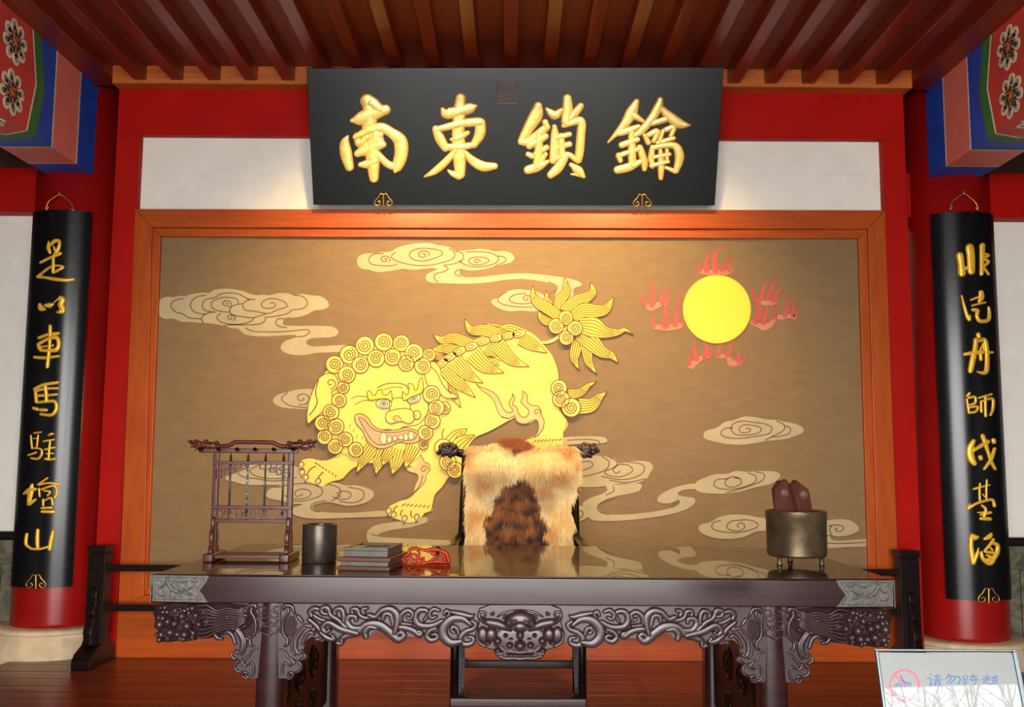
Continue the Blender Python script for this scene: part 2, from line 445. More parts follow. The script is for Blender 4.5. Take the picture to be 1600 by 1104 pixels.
# panel below the mural and its plinth
zlo, zpl = at(800, 948, 5.985).z, at(800, 1016, 5.985).z
trim(MB().box(xpl, xpr, 5.985, 6.03, zpl, zlo + 0.1), MFRAMEX)
struct(MB().box(xpl, xpr, 5.982, 6.03, -.02, zpl).build('baseboard_back', MFRAMEX, bevel=0.002))
# orange nailing strip under the ceiling
YS = 5.87
zs0, zs1 = at(800, 133.5, YS).z, at(800, 106, YS).z
xs0, xs1 = at(175, 133, YS).x, at(1425, 133, YS).x
trim(MB().box(xs0, xs1, YS, 5.98, zs0, zs1 + 0.02), MSTRIP)
# ceiling boards and rafters
ce = struct(MB().box(-4.8, 4.8, -2.6, 6.3, zs1 + 0.02, zs1 + 0.3).build('ceiling', MRAFT))
zr = at(800, 128.5, YS).z
ctr = [at(219 + 57.95 * k, 129, YS).x for k in range(21)]
hw = 0.040
r0 = None
for k, x in enumerate(ctr):
    if r0 is None:
        r0 = MB().box(x - hw, x + hw, -2.5, YS, zr, zs1 + 0.03).build('rafter', MRAFT, ce, bevel=0.005, seg=2); x0 = x
    else:
        c = r0.copy(); COL.objects.link(c); c.parent = ce; c.location = (x - x0, 0, 0)
for k in range(len(ctr) + 1):
    a = ctr[k - 1] + hw if k else xs0; b = ctr[k] - hw if k < len(ctr) else xs1
    MB().box(a - 0.004, b + 0.004, -2.5, YS + 0.05, zs1, zs1 + 0.021).build('ceiling_board', MCEIL, ce, bevel=0.003, seg=1)
# plates over the painted beams
for sx in (-1, 1):
    xi = xs0 if sx < 0 else xs1
    xo = at(120, 129, 5.9).x if sx < 0 else at(1480, 129, 5.9).x
    trim(MB().box(min(xi, xo), max(xi, xo), -2.5, 6.0, at(148, 130.5, 5.97).z, zs1 + 0.05), MRAFT, bevel=0.004)
    trim(MB().box(min(xo, sx * 4.8), max(xo, sx * 4.8), -2.5, 6.29, at(148, 130.5, 5.97).z + 0.01, zs1 + 0.05), MRAFT)
# roof overhang in front of the hall
# (front edge seen mirrored in the sign)

# columns with stone bases
for sx in (-1, 1):
    side = 'left' if sx < 0 else 'right'
    hb = 0.165 if sx < 0 else 0.115
    c = empty('column', (sx * CX, CY, 0), 'round red lacquered column at the %s end of the mural wall, behind the black couplet board' % side, 'column')
    MB().lathe(sx * CX, CY, [(CR * 0.99, hb - 0.01), (CR, hb + .02), (CR, 3.85)], 56).build('shaft', MREDC, c, smooth=False)
    for p in c.children[0].data.polygons: p.use_smooth = abs(p.normal.z) < .5
    b = MB().lathe(sx * CX, CY, [(0.40, -0.16), (0.42, -0.12), (0.425, -0.04), (0.41, 0.02), (0.375, hb - 0.06), (0.352, hb - 0.042), (0.350, hb - 0.036), (0.374, hb - 0.032), (0.380, hb - 0.018),
                           (0.368, hb - 0.004), (0.33, hb), (0.29, hb)], 56)
    b.build('stone_base', MSTONE, c, smooth=True)

# ------------------------------------------------------------------ painted beams
def painted_beam(sx):
    side = 'left' if sx < 0 else 'right'
    if sx < 0:
        xi = (at(148, 130, 5.97).x + at(136, 268, 5.97).x) / 2; xo = at(65, 268, 5.97).x; z0 = at(136, 268, 5.97).z
    else:
        xi = (at(1452, 128, 5.97).x + at(1461.5, 273, 5.97).x) / 2; xo = at(1539, 272, 5.97).x; z0 = at(1461, 272, 5.97).z
    z1 = at(148, 129.5, 5.97).z
    root = empty('painted_beam', ((xi + xo) / 2, 4.5, z0), 'painted beam with blue, pink and green bands and white scroll rosettes, upper %s corner' % side, 'beam')
    a, b = sorted((xi, xo))
    MB().box(a, b, 2.2, 6.05, z0, z1).build('beam_core', MB_BLUE, root)
    def band(name, m, ya, yb, ca=0.0, cb=0.0, t=0.003):
        """painted band between two depths; ca, cb = bulge at mid height"""
        mb = MB()
        zm = (z0 + z1) / 2
        def face(f):       # f(y, s) with s in 0..1 along the face
            P = [f(ya, 0), f(ya + ca, .5), f(ya, 1), f(yb, 1), f(yb + cb, .5), f(yb, 0)]
            mb.add(P, [(0, 1, 4, 5), (1, 2, 3, 4)])
        xf = xi - sx * t
        face(lambda y, s: Vector((xf, y, z0 - t + (z1 - z0 + t) * s)))
        face(lambda y, s: Vector((xf + (xo - xf) * s, y, z0 - t)))
        mb.build(name, m, root)
    for (ys, rev) in ((0, 1),):
        band('pink_band', MB_PINK, 5.785, 5.47)
        band('white_line', MB_WHITE, 5.795, 5.78, t=0.004)
        band('white_line', MB_WHITE, 5.478, 5.462, t=0.004)
        band('green_band', MB_GREEN, 5.28, 4.72, 0.07, -.07)
        band('white_line', MB_WHITE, 5.185, 5.168, 0.07, 0.07, t=0.005)
        band('red_field', MB_RED, 5.17, 4.83, 0.07, -.07, t=0.004)
        band('white_line', MB_WHITE, 4.835, 4.82, -0.07, -.07, t=0.005)
        band('pink_band', MB_PINK, 4.5, 4.2)
    xf = xi - sx * 0.005
    sside = lambda y, z: (Vector((xf, y, z)), Vector((-sx, 0, 0)))
    sbot = lambda x, y: (Vector((x, y, z0 - 0.005)), Vector((0, 0, -1)))
    def rosette(surf, cx, cy, R):
        w, g, d_ = MB(), MB(), MB()
        for k in range(8):
            a = 2 * pi * k / 8 + 0.2
            lx, ly = cx + R * .70 * cos(a), cy + R * .70 * sin(a)
            w.fill(surf, circ(lx, ly, R * .255, R * .255, 14), 0.0, 0.002)
            w.fill(surf, [(cx + R * .30 * cos(a + .1), cy + R * .30 * sin(a + .1)), (cx + R * .62 * cos(a - .26), cy + R * .62 * sin(a - .26)), (cx + R * .68 * cos(a + .22), cy + R * .68 * sin(a + .22))], 0.0, 0.002)
            sp = spiral(lx, ly, R * .135, 1.35, R * .017, a + pi - .4, 1, r0=.15, n=14)
            sp.append((cx + R * .36 * cos(a - .12), cy + R * .36 * sin(a - .12), R * .02))
            d_.stroke(surf, sp, 0.0026, flat=True, smooth=False)
        for k in range(9):
            a = 2 * pi * k / 9; rr = R * (.30 if k % 2 else .16)
            g.bump(surf, cx + rr * cos(a), cy + rr * sin(a), R * .10, R * .07, 0.006, a, n=8)
        g.bump(surf, cx, cy, R * .1, R * .1, 0.008, n=8)
        o = w.build('rosette', MB_WHITE, root); g.build('rosette_heart', MB_ORNG, o)
        d_.fill(surf, circ(cx, cy, R * .40, n=16), 0.0003, 0.0022).build('rosette_swirl', MB_NAVY, o)
    h = z1 - z0
    rosette(sside, 5.0, z0 + h * .73, h * .225)
    rosette(sside, 5.0, z0 + h * .25, h * .225)
    rosette(sbot, (xi + xo) / 2, 5.0, abs(xi - xo) * .42)
painted_beam(-1); painted_beam(1)
# ================================================================== MURAL
mural = empty('mural', at(795, 640, 5.95), 'wide painted mural of a golden lion and a flaming sun in an orange wood frame', 'mural')
OUT = [(211, 326), (1383, 328), (1406.5, 955), (184, 951)]
STP = [(238, 356), (1355, 358.5), (1371.5, 934), (225.5, 929)]
INN = [(251, 369.5), (1341, 372.5), (1358, 921), (230, 916)]
def frame_ring(A, B, Yf, Yb, name):
    for k in range(4):
        q = [A[k], A[(k + 1) % 4], B[(k + 1) % 4], B[k]]
        f = [at(p[0], p[1], Yf) for p in q]
        bk = [Vector((p.x, Yb, p.z)) for p in f]
        MB().hexa(f + bk).build(name, MFRAMEX if k % 2 == 0 else MFRAME, mural, bevel=0.005, seg=2)
def shrink(A, d): 
    cx = sum(p[0] for p in A) / 4; cy = sum(p[1] for p in A) / 4
    return [(p[0] + (d if p[0] < cx else -d), p[1] + (d if p[1] < cy else -d)) for p in A]
frame_ring(OUT, shrink(STP, -1), 5.935, 6.03, 'frame_rail')
frame_ring(STP, INN, 5.955, 6.03, 'frame_moulding')
YP = 5.98
quadbox([(p[0], p[1]) for p in shrink(INN, -3)], YP, 6.03).build('painted_ground', MPANEL, mural)
S = PlaneS((0, YP, 0), (0, -1, 0))
LW = 0.9   # line half width, picture units

CZ = [0.0006]
def cloud(outline, lines, label=None, sp=True):
    CZ[0] += .0004; cz = CZ[0]
    o = MB().fill(S, spl(outline, 3, True) if sp else outline, 0.0, cz).build('cloud', MCLOUD, mural)
    if lines:
        m = MB()
        for l in lines:
            m.stroke(S, [(p[0], p[1], LW) for p in l], 0.0003, cz, flat=True, n=4, caps=False)
        m.build('cloud_line', MCLINE, o)['kind'] = 'stuff'
    return o
c1 = lambda p: T(230, 360, .20625, p)
c2 = lambda p: T(540, 370, .2375, p)
c3 = lambda p: T(880, 620, .3, p)
c4 = lambda p: T(230, 690, .24375, p)
def sw(cx, cy, r, turns=1.4, a0=0.0, sgn=1, ry=.75): return [(p[0], p[1]) for p in spiral(cx, cy, r, turns, 1, a0, sgn, ry=ry)]
cloud(c1([(85, 600), (90, 540), (130, 505), (200, 505), (240, 495), (290, 495), (350, 480), (430, 470), (470, 475), (510, 450), (590, 440), (660, 445), (730, 460), (780, 480), (840, 490), (870, 485), (930, 490), (990, 475), (1060, 475), (1110, 490), (1170, 480), (1240, 490), (1320, 500), (1370, 540), (1370, 580), (1320, 600), (1270, 605), (1220, 630), (1170, 650), (1100, 660), (1050, 660), (1030, 690), (1060, 720), (1340, 722), (1420, 735), (1448, 765), (1430, 795), (1380, 808), (1250, 815), (1210, 835), (1210, 860), (1260, 878), (1350, 875), (1520, 868), (1500, 915), (1300, 925), (1200, 942), (1100, 940), (1030, 915), (1012, 880), (1040, 840), (1110, 815), (1135, 802), (1100, 790), (950, 800), (820, 800), (740, 785), (690, 745), (640, 740), (580, 720), (480, 703), (420, 700), (310, 690), (260, 690), (200, 668), (140, 668), (100, 650)]),
      [c1(l) for l in (
          [(275, 515), (205, 530), (180, 570), (215, 615), (270, 632), (320, 662), (412, 668)],
          [(450, 490), (370, 505), (328, 560), (350, 610), (412, 632), (445, 632)],
          [(780, 525), (730, 500), (690, 480), (630, 472), (560, 480), (510, 508), (440, 525), (418, 570), (440, 605), (520, 618)],
          [(692, 550), (680, 520), (645, 510), (600, 505), (550, 512), (495, 535), (488, 575), (525, 605), (610, 618), (630, 610)],
          sw(600, 555, 42, 1.5, 1.2), sw(632, 660, 38, 1.4, 1.0),
          [(820, 522), (770, 525), (725, 555), (740, 600), (800, 610), (860, 620), (920, 628), (990, 600), (1060, 575), (1040, 540), (1000, 525), (960, 516), (910, 520), (870, 545), (875, 580), (930, 590), (970, 575), (960, 548), (930, 550)],
          [(720, 552), (650, 570), (625, 605), (650, 640), (740, 655), (800, 660), (870, 640), (900, 632)],
          [(1110, 490), (1180, 500), (1215, 550), (1180, 590), (1100, 602), (1060, 630), (980, 648), (890, 658)],
          [(500, 618), (440, 632), (412, 670), (430, 705)], [(560, 628), (530, 650), (545, 685), (620, 708), (700, 710), (780, 690), (812, 660)],
          [(580, 722), (640, 712), (740, 715), (850, 708), (890, 685), (895, 660)],
          [(742, 735), (800, 762), (900, 768), (1050, 765), (1200, 750), (1230, 765), (1200, 795), (1135, 805)],
          [(1040, 668), (990, 670), (975, 700), (1000, 725), (1060, 735)])])
cloud(c2([(75, 170), (85, 130), (130, 110), (190, 108), (240, 100), (300, 95), (330, 75), (390, 55), (480, 42), (560, 42), (610, 55), (680, 65), (720, 90), (770, 90), (830, 85), (890, 78), (940, 85), (980, 95), (1060, 95), (1110, 130), (1090, 165), (1040, 180), (960, 200), (900, 215), (820, 222), (760, 215), (750, 245), (790, 265), (900, 262), (1050, 245), (1200, 240), (1350, 255), (1480, 275), (1545, 300), (1550, 320), (1500, 340), (1490, 400), (1380, 420), (1390, 340), (1340, 305), (1200, 280), (1080, 280), (930, 300), (800, 308), (640, 305), (560, 300), (527, 275), (540, 240), (600, 215), (570, 205), (470, 215), (420, 215), (370, 210), (290, 225), (210, 230), (150, 215), (100, 205)]),
      [c2(l) for l in (
          [(250, 110), (190, 112), (155, 140), (165, 175), (220, 188), (300, 190), (340, 178)], sw(258, 148, 36, 1.5, .6),
          [(330, 100), (300, 130), (330, 155), (390, 175), (470, 188), (560, 185), (650, 165), (710, 140), (715, 100), (680, 75)],
          [(640, 115), (600, 135), (520, 158), (450, 150), (420, 120), (440, 90), (500, 75), (580, 80), (630, 95), (640, 115)], sw(510, 118, 42, 1.4, 0.2),
          [(720, 92), (770, 110), (770, 150), (720, 175), (640, 188)], [(790, 100), (860, 98), (950, 105), (1005, 135), (990, 170), (920, 192), (830, 195), (770, 175), (750, 155)],
          [(945, 160), (900, 180), (840, 182), (810, 160), (830, 138), (880, 132), (930, 140), (945, 160)], sw(862, 160, 24, 1.3, .4),
          [(1000, 125), (1050, 135), (1045, 165), (980, 192)],
          [(650, 190), (675, 210), (640, 230), (590, 245), (585, 275), (610, 300)], [(770, 212), (730, 222), (720, 245), (760, 262)],
          [(1330, 295), (1385, 320), (1385, 350), (1340, 372)])])
cloud(c2([(960, 435), (970, 410), (1010, 400), (1060, 360), (1120, 345), (1200, 350), (1300, 380), (1310, 470), (1240, 490), (1160, 485), (1080, 490), (1010, 470)]),
      [c2(l) for l in ([(1060, 362), (1010, 390), (1005, 425), (1050, 448), (1130, 460), (1230, 462)], [(1190, 372), (1120, 378), (1078, 405), (1100, 432), (1180, 440), (1230, 430)], sw(1190, 405, 34, 1.3, .5))])
cloud([(427, 628), (432, 618), (450, 612), (470, 608), (492, 610), (492, 637), (460, 638), (440, 636)], [sw(472, 622, 14, 1.4, 2), [(450, 613), (440, 622), (452, 633), (480, 637)]])
cloud(c3([(730, 200), (745, 175), (800, 160), (840, 130), (890, 120), (940, 102), (1000, 105), (1050, 115), (1110, 120), (1160, 130), (1210, 140), (1248, 160), (1245, 185), (1200, 205), (1150, 220), (1060, 228), (1000, 240), (930, 248), (850, 245), (800, 235), (745, 220)]),
      [c3(l) for l in ([(885, 160), (840, 165), (820, 190), (850, 210), (920, 215), (1000, 205), (1070, 190), (1085, 160), (1050, 140), (990, 132), (930, 125), (885, 140), (875, 170), (900, 195), (960, 198), (1020, 185), (1028, 160), (990, 148), (940, 145), (915, 165), (930, 186), (965, 182), (975, 168), (950, 162)],
                       [(1110, 125), (1150, 145), (1145, 175), (1090, 205), (1050, 225)], [(1150, 150), (1180, 160), (1175, 190), (1120, 205), (1080, 208)])])
cloud(c3([(688, 470), (695, 440), (740, 420), (790, 402), (850, 400), (900, 385), (960, 390), (1040, 385), (1110, 390), (1130, 410), (1110, 435), (1070, 455), (1000, 470), (930, 490), (880, 500), (820, 503), (740, 500), (700, 490)]),
      [c3(l) for l in ([(860, 425), (800, 430), (785, 455), (810, 475), (880, 480), (950, 465), (1000, 440), (1000, 410), (960, 395)], [(920, 425), (880, 415), (845, 435), (850, 462), (890, 468), (925, 450), (920, 425), (890, 420)],
                       [(1000, 390), (1045, 400), (1040, 430), (1000, 452), (900, 485), (850, 498)])])
cloud(c3([(690, 452), (640, 455), (570, 475), (510, 505), (490, 535), (510, 552), (560, 552), (600, 535), (605, 555), (570, 575), (480, 595), (350, 610), (240, 612), (200, 600), (180, 570), (200, 545), (260, 520), (380, 495), (405, 475), (400, 450), (300, 455), (225, 462), (230, 485), (200, 505), (130, 530), (100, 560), (140, 580), (130, 610), (150, 640), (250, 645), (400, 635), (560, 610), (650, 580), (685, 550), (680, 525), (640, 520), (600, 510), (600, 495), (640, 480), (690, 478)]),
      [c3(l) for l in ([(260, 465), (262, 490), (220, 510)], [(270, 525), (200, 548), (178, 575), (195, 600), (240, 612)], [(600, 535), (575, 560), (560, 575)])])
cloud(c3([(-40, 440), (-70, 390), (-30, 335), (60, 312), (180, 305), (270, 320), (290, 345), (350, 335), (440, 335), (468, 365), (450, 400), (430, 430), (370, 450), (300, 450), (180, 468), (60, 465)]),
      [c3(l) for l in ([(230, 308), (280, 335), (270, 365), (220, 385), (230, 405), (300, 415), (360, 385), (340, 355), (290, 352), (260, 375), (275, 398), (298, 385)], [(330, 338), (410, 350), (420, 385), (380, 415), (300, 430), (200, 412)], [(80, 340), (140, 335), (150, 362), (90, 385)], [(200, 308), (240, 340), (210, 385), (100, 415)], [(240, 432), (330, 445), (430, 425)])])
cloud(c3([(0, 600), (50, 572), (110, 568), (150, 595), (130, 625), (60, 655), (5, 640)]), [c3([(60, 590), (100, 595), (95, 625), (55, 635)])])
cloud(c3([(705, 690), (715, 665), (770, 650), (810, 625), (880, 612), (960, 615), (1010, 625), (1080, 640), (1080, 690), (1000, 700), (950, 725), (880, 738), (800, 735), (730, 715)]),
      [c3(l) for l in ([(820, 642), (780, 655), (775, 680), (810, 698), (900, 705), (980, 690), (1015, 665), (980, 642), (930, 638)], [(935, 640), (880, 645), (850, 670), (870, 692), (920, 695), (945, 675), (930, 655), (905, 665), (915, 680)])])
cloud(c3([(1325, 735), (1305, 700), (1330, 660), (1380, 642), (1440, 635), (1500, 645), (1540, 685), (1500, 715), (1430, 725), (1395, 718), (1395, 740), (1440, 748), (1579, 741), (1579, 775), (1470, 780), (1370, 787), (1325, 775)]),
      [c3(l) for l in ([(1380, 672), (1430, 665), (1460, 680), (1440, 700), (1415, 690), (1430, 680)], [(1370, 722), (1395, 715), (1385, 690), (1400, 665)], [(1370, 760), (1450, 762), (1579, 755)])])
cloud(c3([(-90, 225), (0, 210), (120, 205), (200, 207), (228, 222), (212, 240), (100, 243), (0, 248)]), [c3([(20, 225), (120, 220), (180, 228), (190, 242)])])
cloud(c4([(505, 225), (520, 215), (570, 200), (620, 160), (690, 140), (800, 135), (940, 150), (1000, 200), (1100, 255), (1200, 260), (1280, 280), (1350, 280), (1440, 310), (1450, 350), (1400, 390), (1300, 410), (1240, 402), (1160, 385), (1080, 400), (1060, 425), (1110, 448), (1300, 455), (1540, 440), (1545, 475), (1300, 485), (1100, 492), (980, 480), (930, 450), (940, 420), (1000, 400), (930, 395), (850, 375), (780, 360), (765, 330), (800, 295), (860, 278), (800, 275), (640, 275), (560, 255), (510, 245)]),
      [c4(l) for l in ([(640, 165), (585, 195), (620, 225), (700, 235), (790, 250), (900, 245)], [(720, 150), (660, 180), (690, 215), (780, 235), (900, 232), (960, 230)], [(1000, 335), (960, 350), (950, 320), (990, 302), (1045, 315), (1040, 350), (980, 365), (920, 360), (880, 340)], [(900, 280), (1010, 265), (1110, 290), (1120, 335), (1060, 365), (980, 380), (900, 372)],
                       [(1160, 270), (1230, 295), (1235, 340), (1180, 380)], [(1240, 355), (1220, 330), (1260, 315), (1305, 330), (1295, 360), (1240, 368), (1190, 350)], [(1290, 290), (1380, 310), (1385, 360), (1320, 390), (1230, 380)],
                       [(1150, 375), (1080, 390), (1050, 415), (1070, 440), (1110, 448)], [(760, 275), (830, 290), (900, 275)])])
m = MB(); m.stroke(S, [(664, 812, 4.5), (640, 818, 5.5), (610, 822, 6), (588, 828, 7.5), (581, 837, 8.5), (592, 846, 8), (640, 848, 7), (700, 851, 7), (740, 853, 5)], 0.003, flat=True)
m.build('cloud', MCLOUD, mural)

# ---- sun with flames
sun = MB().fill(S, circ(1119.9, 483, 52.8, 53.0, n=72), 0.0, 0.006).build('sun', MSUN, mural)
MB().stroke(S, [(p[0], p[1], 1.0) for p in circ(1119.9, 483, 53.2, 53.4, n=72)], 0.0052, flat=True, smooth=False, closed=True).build('sun_rim', MSUNL, sun)
FL = [
 ([[(520, 270, 18), (570, 280, 20), (650, 280, 22), (730, 280, 18), (765, 262, 14)]],
  [[(518, 268, 15), (510, 230, 12), (525, 190, 0)], [(572, 262, 20), (568, 190, 15), (605, 102, 0)], [(640, 265, 24), (635, 160, 21), (702, 48, 0)], [(695, 262, 18), (715, 200, 13), (748, 122, 0)], [(752, 262, 18), (755, 210, 14), (806, 152, 0)]]),
 ([[(85, 530, 18), (135, 555, 28), (200, 530, 20), (262, 515, 16)]],
  [[(85, 535, 18), (72, 480, 13), (85, 408, 0)], [(145, 530, 22), (152, 440, 18), (120, 312, 0)], [(222, 522, 20), (232, 440, 14), (224, 362, 0)], [(262, 515, 17), (270, 455, 13), (306, 408, 0)]]),
 ([[(168, 705, 18), (260, 712, 24), (350, 700, 22), (385, 682, 14)]],
  [[(162, 695, 17), (152, 650, 11), (178, 592, 0)], [(250, 690, 34), (250, 610, 20), (256, 545, 14)], [(328, 685, 24), (335, 570, 16), (363, 415, 0)], [(382, 682, 14), (388, 650, 9), (400, 600, 0)]]),
 ([[(955, 490, 16), (1040, 520, 20), (1105, 510, 16)]],
  [[(955, 495, 17), (935, 440, 12), (962, 378, 0)], [(1002, 490, 18), (1015, 410, 14), (1042, 328, 0)], [(1055, 480, 18), (1085, 390, 18), (1128, 298, 0)], [(1095, 500, 19), (1120, 440, 14), (1180, 392, 0)]]),
 ([[(932, 672, 20), (975, 690, 18), (1025, 708, 26), (1085, 672, 18), (1110, 610, 12)], [(1125, 620, 16), (1160, 632, 20), (1200, 622, 16), (1260, 628, 16)]],
  [[(955, 665, 24), (990, 560, 20), (966, 452, 0)], [(1015, 670, 20), (1040, 580, 14), (1066, 512, 0)], [(1095, 640, 13), (1115, 560, 11), (1152, 505, 0)], [(1185, 610, 22), (1208, 530, 16), (1194, 462, 0)], [(1245, 620, 17), (1250, 550, 12), (1278, 488, 0)], [(1265, 615, 14), (1290, 575, 9), (1322, 545, 0)]]),
 ([[(452, 1012, 24), (505, 965, 20), (555, 942, 18), (600, 935, 13)]],
  [[(438, 1000, 14), (434, 950, 11), (446, 908, 0)], [(492, 955, 22), (475, 880, 18), (488, 795, 0)], [(558, 945, 22), (575, 880, 16), (545, 815, 0)], [(600, 935, 13), (606, 890, 9), (637, 838, 0)]]),
 ([[(665, 935, 18), (735, 940, 16), (765, 990, 25), (825, 985, 16), (858, 978, 11)]],
  [[(662, 930, 17), (675, 870, 14), (712, 835, 0)], [(735, 925, 20), (758, 880, 16), (760, 810, 0)], [(822, 982, 15), (825, 920, 11), (856, 868, 0)], [(852, 978, 13), (870, 950, 9), (902, 928, 0)]]),
]
for base, tongues in FL:
    f = MB(); b = MB()
    for t in tongues: f.stroke(S, T(990, 370, .1993, t), 0.004, flat=True, n=6)
    for t in base: b.stroke(S, T(990, 370, .1993, t), 0.0034, flat=True, n=5)
    o = b.build('flame', MFLAMEB, mural); f.build('flame_tongue', MFLAME, o)

# ---- the lion
LZ = 0.008
lion = MB().fill(S, spl([(690, 560), (720, 545), (760, 522), (800, 512), (830, 520), (848, 537), (862, 554), (871, 577), (873, 597), (868, 620), (875, 642), (885, 655), (887, 664), (881, 676), (879, 690), (884, 706), (872, 721), (845, 726), (822, 720), (808, 704), (822, 687), (835, 681), (845, 671), (848, 660), (842, 654), (827, 661), (815, 661), (806, 652), (797, 656), (770, 671), (745, 682), (735, 692), (728, 706), (722, 722), (705, 741), (697, 750), (692, 760), (680, 773), (676, 788), (675, 798), (663, 802), (655, 812), (640, 816), (625, 812), (610, 806), (604, 798), (608, 790), (622, 783), (640, 778), (652, 765), (660, 752), (662, 738), (652, 730), (636, 726), (628, 715), (640, 690), (655, 650), (668, 600)], 3, True), 0.0, LZ).build('lion', MLION, mural)
lines = MB()
def ln(pts, w=LW, z=LZ):
    lines.stroke(S, [(p[0], p[1], w) for p in pts], 0.0008, z, flat=True, n=4, caps=False)
lh = lambda p: T(460, 430, .3713, p)
lb = lambda p: T(660, 420, .25354, p)
lt = lambda p: T(820, 420, .16304, p)
lr = lambda p: T(740, 560, .1375, p)
# far front leg and paw
MB().fill(S, spl([(468, 727), (472, 718), (485, 715), (500, 718), (515, 717), (530, 708), (545, 700), (570, 705), (572, 722), (553, 731), (545, 738), (535, 748), (520, 752), (508, 759), (499, 758), (490, 754), (478, 750), (471, 744), (474, 738), (466, 735)], 3, True), 0, LZ - .0005).build('foreleg', MLION, lion)
def claw(x, y, s, m):
    m.fill(S, [(x - 1.5 * s, y - 1 * s), (x + 2 * s, y - 4 * s), (x + 4.5 * s, y - 2.5 * s), (x + 3.5 * s, y + 1 * s), (x + 1.5 * s, y + 6.5 * s), (x + .5 * s, y + 3 * s)], LZ, .001)
    ln([(x - 1.5 * s, y), (x + .8 * s, y - 4 * s), (x + 4.5 * s, y - 3.5 * s), (x + 5.5 * s, y), (x + 4 * s, y + 2 * s)], .8, LZ + .0006)
    ln([(x - 1.5 * s, y), (x + .3 * s, y + 3 * s), (x + 1.5 * s, y + 7 * s), (x + 3.2 * s, y + 1.5 * s)], .7, LZ + .0006)
for (x, y) in ((469, 726), (470, 738), (476, 746), (495, 752), (605, 798), (613, 804), (630, 810), (649, 808)):
    mc = MB(); claw(x, y, 1.18, mc); mc.build('claw', MTOOTH, lion)
ln([(466, 735), (470, 730), (476, 733)]); ln([(480, 740), (486, 732), (494, 728)]); ln([(497, 747), (502, 740), (506, 737)])
ln([(468, 727), (472, 718), (485, 715), (500, 718), (515, 717), (530, 708), (540, 702)], .6)
ln([(572, 722), (553, 731), (545, 738), (535, 748), (520, 752), (508, 758)], .6)
for k in range(7): ln([(492 + k * 5.5, 722 + k * 3.2), (497 + k * 4.6, 725 + k * 3.0 + .4 * k)], .8)
for k in range(7): ln([(628 + k * 6.6, 790 + k * .4), (634 + k * 6.2, 786 + k * .6)], .8)
ln([(614, 800), (617, 793), (622, 790)]); ln([(626, 806), (627, 799), (630, 796)]); ln([(644, 808), (642, 802), (643, 797)])
ln([(661, 742), (655, 760), (642, 772), (622, 783), (608, 790), (604, 798)], .6); ln([(705, 741), (697, 752), (690, 762), (680, 773), (676, 790), (673, 798), (662, 802)], .6)
for k in range(8): ln([(833 + k * 5.8, 691 - k * .4), (838 + k * 5.6, 687 - k * .3)], .8)
ln(lb([(740, 460), (800, 530), (835, 620), (840, 690)]), .5); ln(lb([(870, 905), (893, 930), (875, 990), (868, 1020)]), .5)
ln(lb([(330, 1035), (430, 992), (540, 930)]), .5); ln(lr([(560, 915), (660, 905), (740, 870)]), .6)
# peach flame on the thigh and chest
th = lr([(35, 290), (70, 320), (200, 370), (270, 430), (310, 510), (340, 570), (390, 615), (440, 600), (435, 570), (405, 530), (410, 480), (440, 440), (440, 400), (465, 440), (460, 480), (440, 520), (490, 550), (510, 620), (560, 665), (610, 650), (625, 590), (570, 530), (535, 490), (560, 440), (555, 370), (610, 420), (610, 490), (660, 530), (730, 540), (765, 590), (770, 640), (800, 700), (790, 790), (740, 860), (690, 890), (730, 820), (735, 740), (710, 695), (650, 710), (600, 740), (530, 735), (480, 700), (465, 650), (400, 680), (320, 660), (270, 590), (240, 500), (180, 420), (80, 350)])
MB().fill(S, th, LZ, .0008).build('thigh_flame', MSALM, lion)
ln(th[:45], .7, LZ + .0008); ln(th[43:45] + th[45:] + th[:1], .6, LZ + .0008); ln([(p[0], p[1]) for p in spiral(*lr([(717, 610)])[0], 6.2, 1.1, 1, .4)], .7, LZ + .0008)
ch = [(655, 706), (662, 718), (664, 722), (670, 724), (672, 734), (666, 741), (664, 752), (652, 766), (646, 771), (650, 757), (654, 748), (652, 740), (640, 736), (634, 730), (648, 728), (653, 720)]
MB().fill(S, spl(ch, 3, True), LZ, .0008).build('chest_flame', MSALM, lion)
ln(ch[:9], .6, LZ + .0008); ln([(p[0], p[1]) for p in spiral(663, 733, 6.5, 1.3, 1, .2)], .7, LZ + .0008)
ln(lh([(630, 645), (622, 665), (624, 685)]))

def tuft(pts, base, name='mane_tuft', nl=4, z=LZ, m=MLION, col=None):
    P = spl(base(pts), 7)
    sub = MB(); sub.stroke(S, P, z, flat=True, smooth=False, caps=False)
    o = sub.build(name, m, lion)
    q = MB(); k = len(P)
    for i in range(nl + 1):
        f = -1 + 2 * i / nl; out = []
        for j, p in enumerate(P):
            a, b = P[max(j - 1, 0)], P[min(j + 1, k - 1)]
            dx, dy = b[0] - a[0], b[1] - a[1]; L = math.hypot(dx, dy) or 1
            out.append((p[0] - dy / L * p[2] * f, p[1] + dx / L * p[2] * f, .72))
        if 0 < i < nl: out = [o_ for o_, p in zip(out, P) if p[2] > nl * (.95 if i % 2 else .6)]
        if len(out) > 2: q.stroke(S, out, 0.0003, z, flat=True, smooth=False, caps=False)
    lv.append(q)
    return o
lv = []
ZT = LZ + .0012
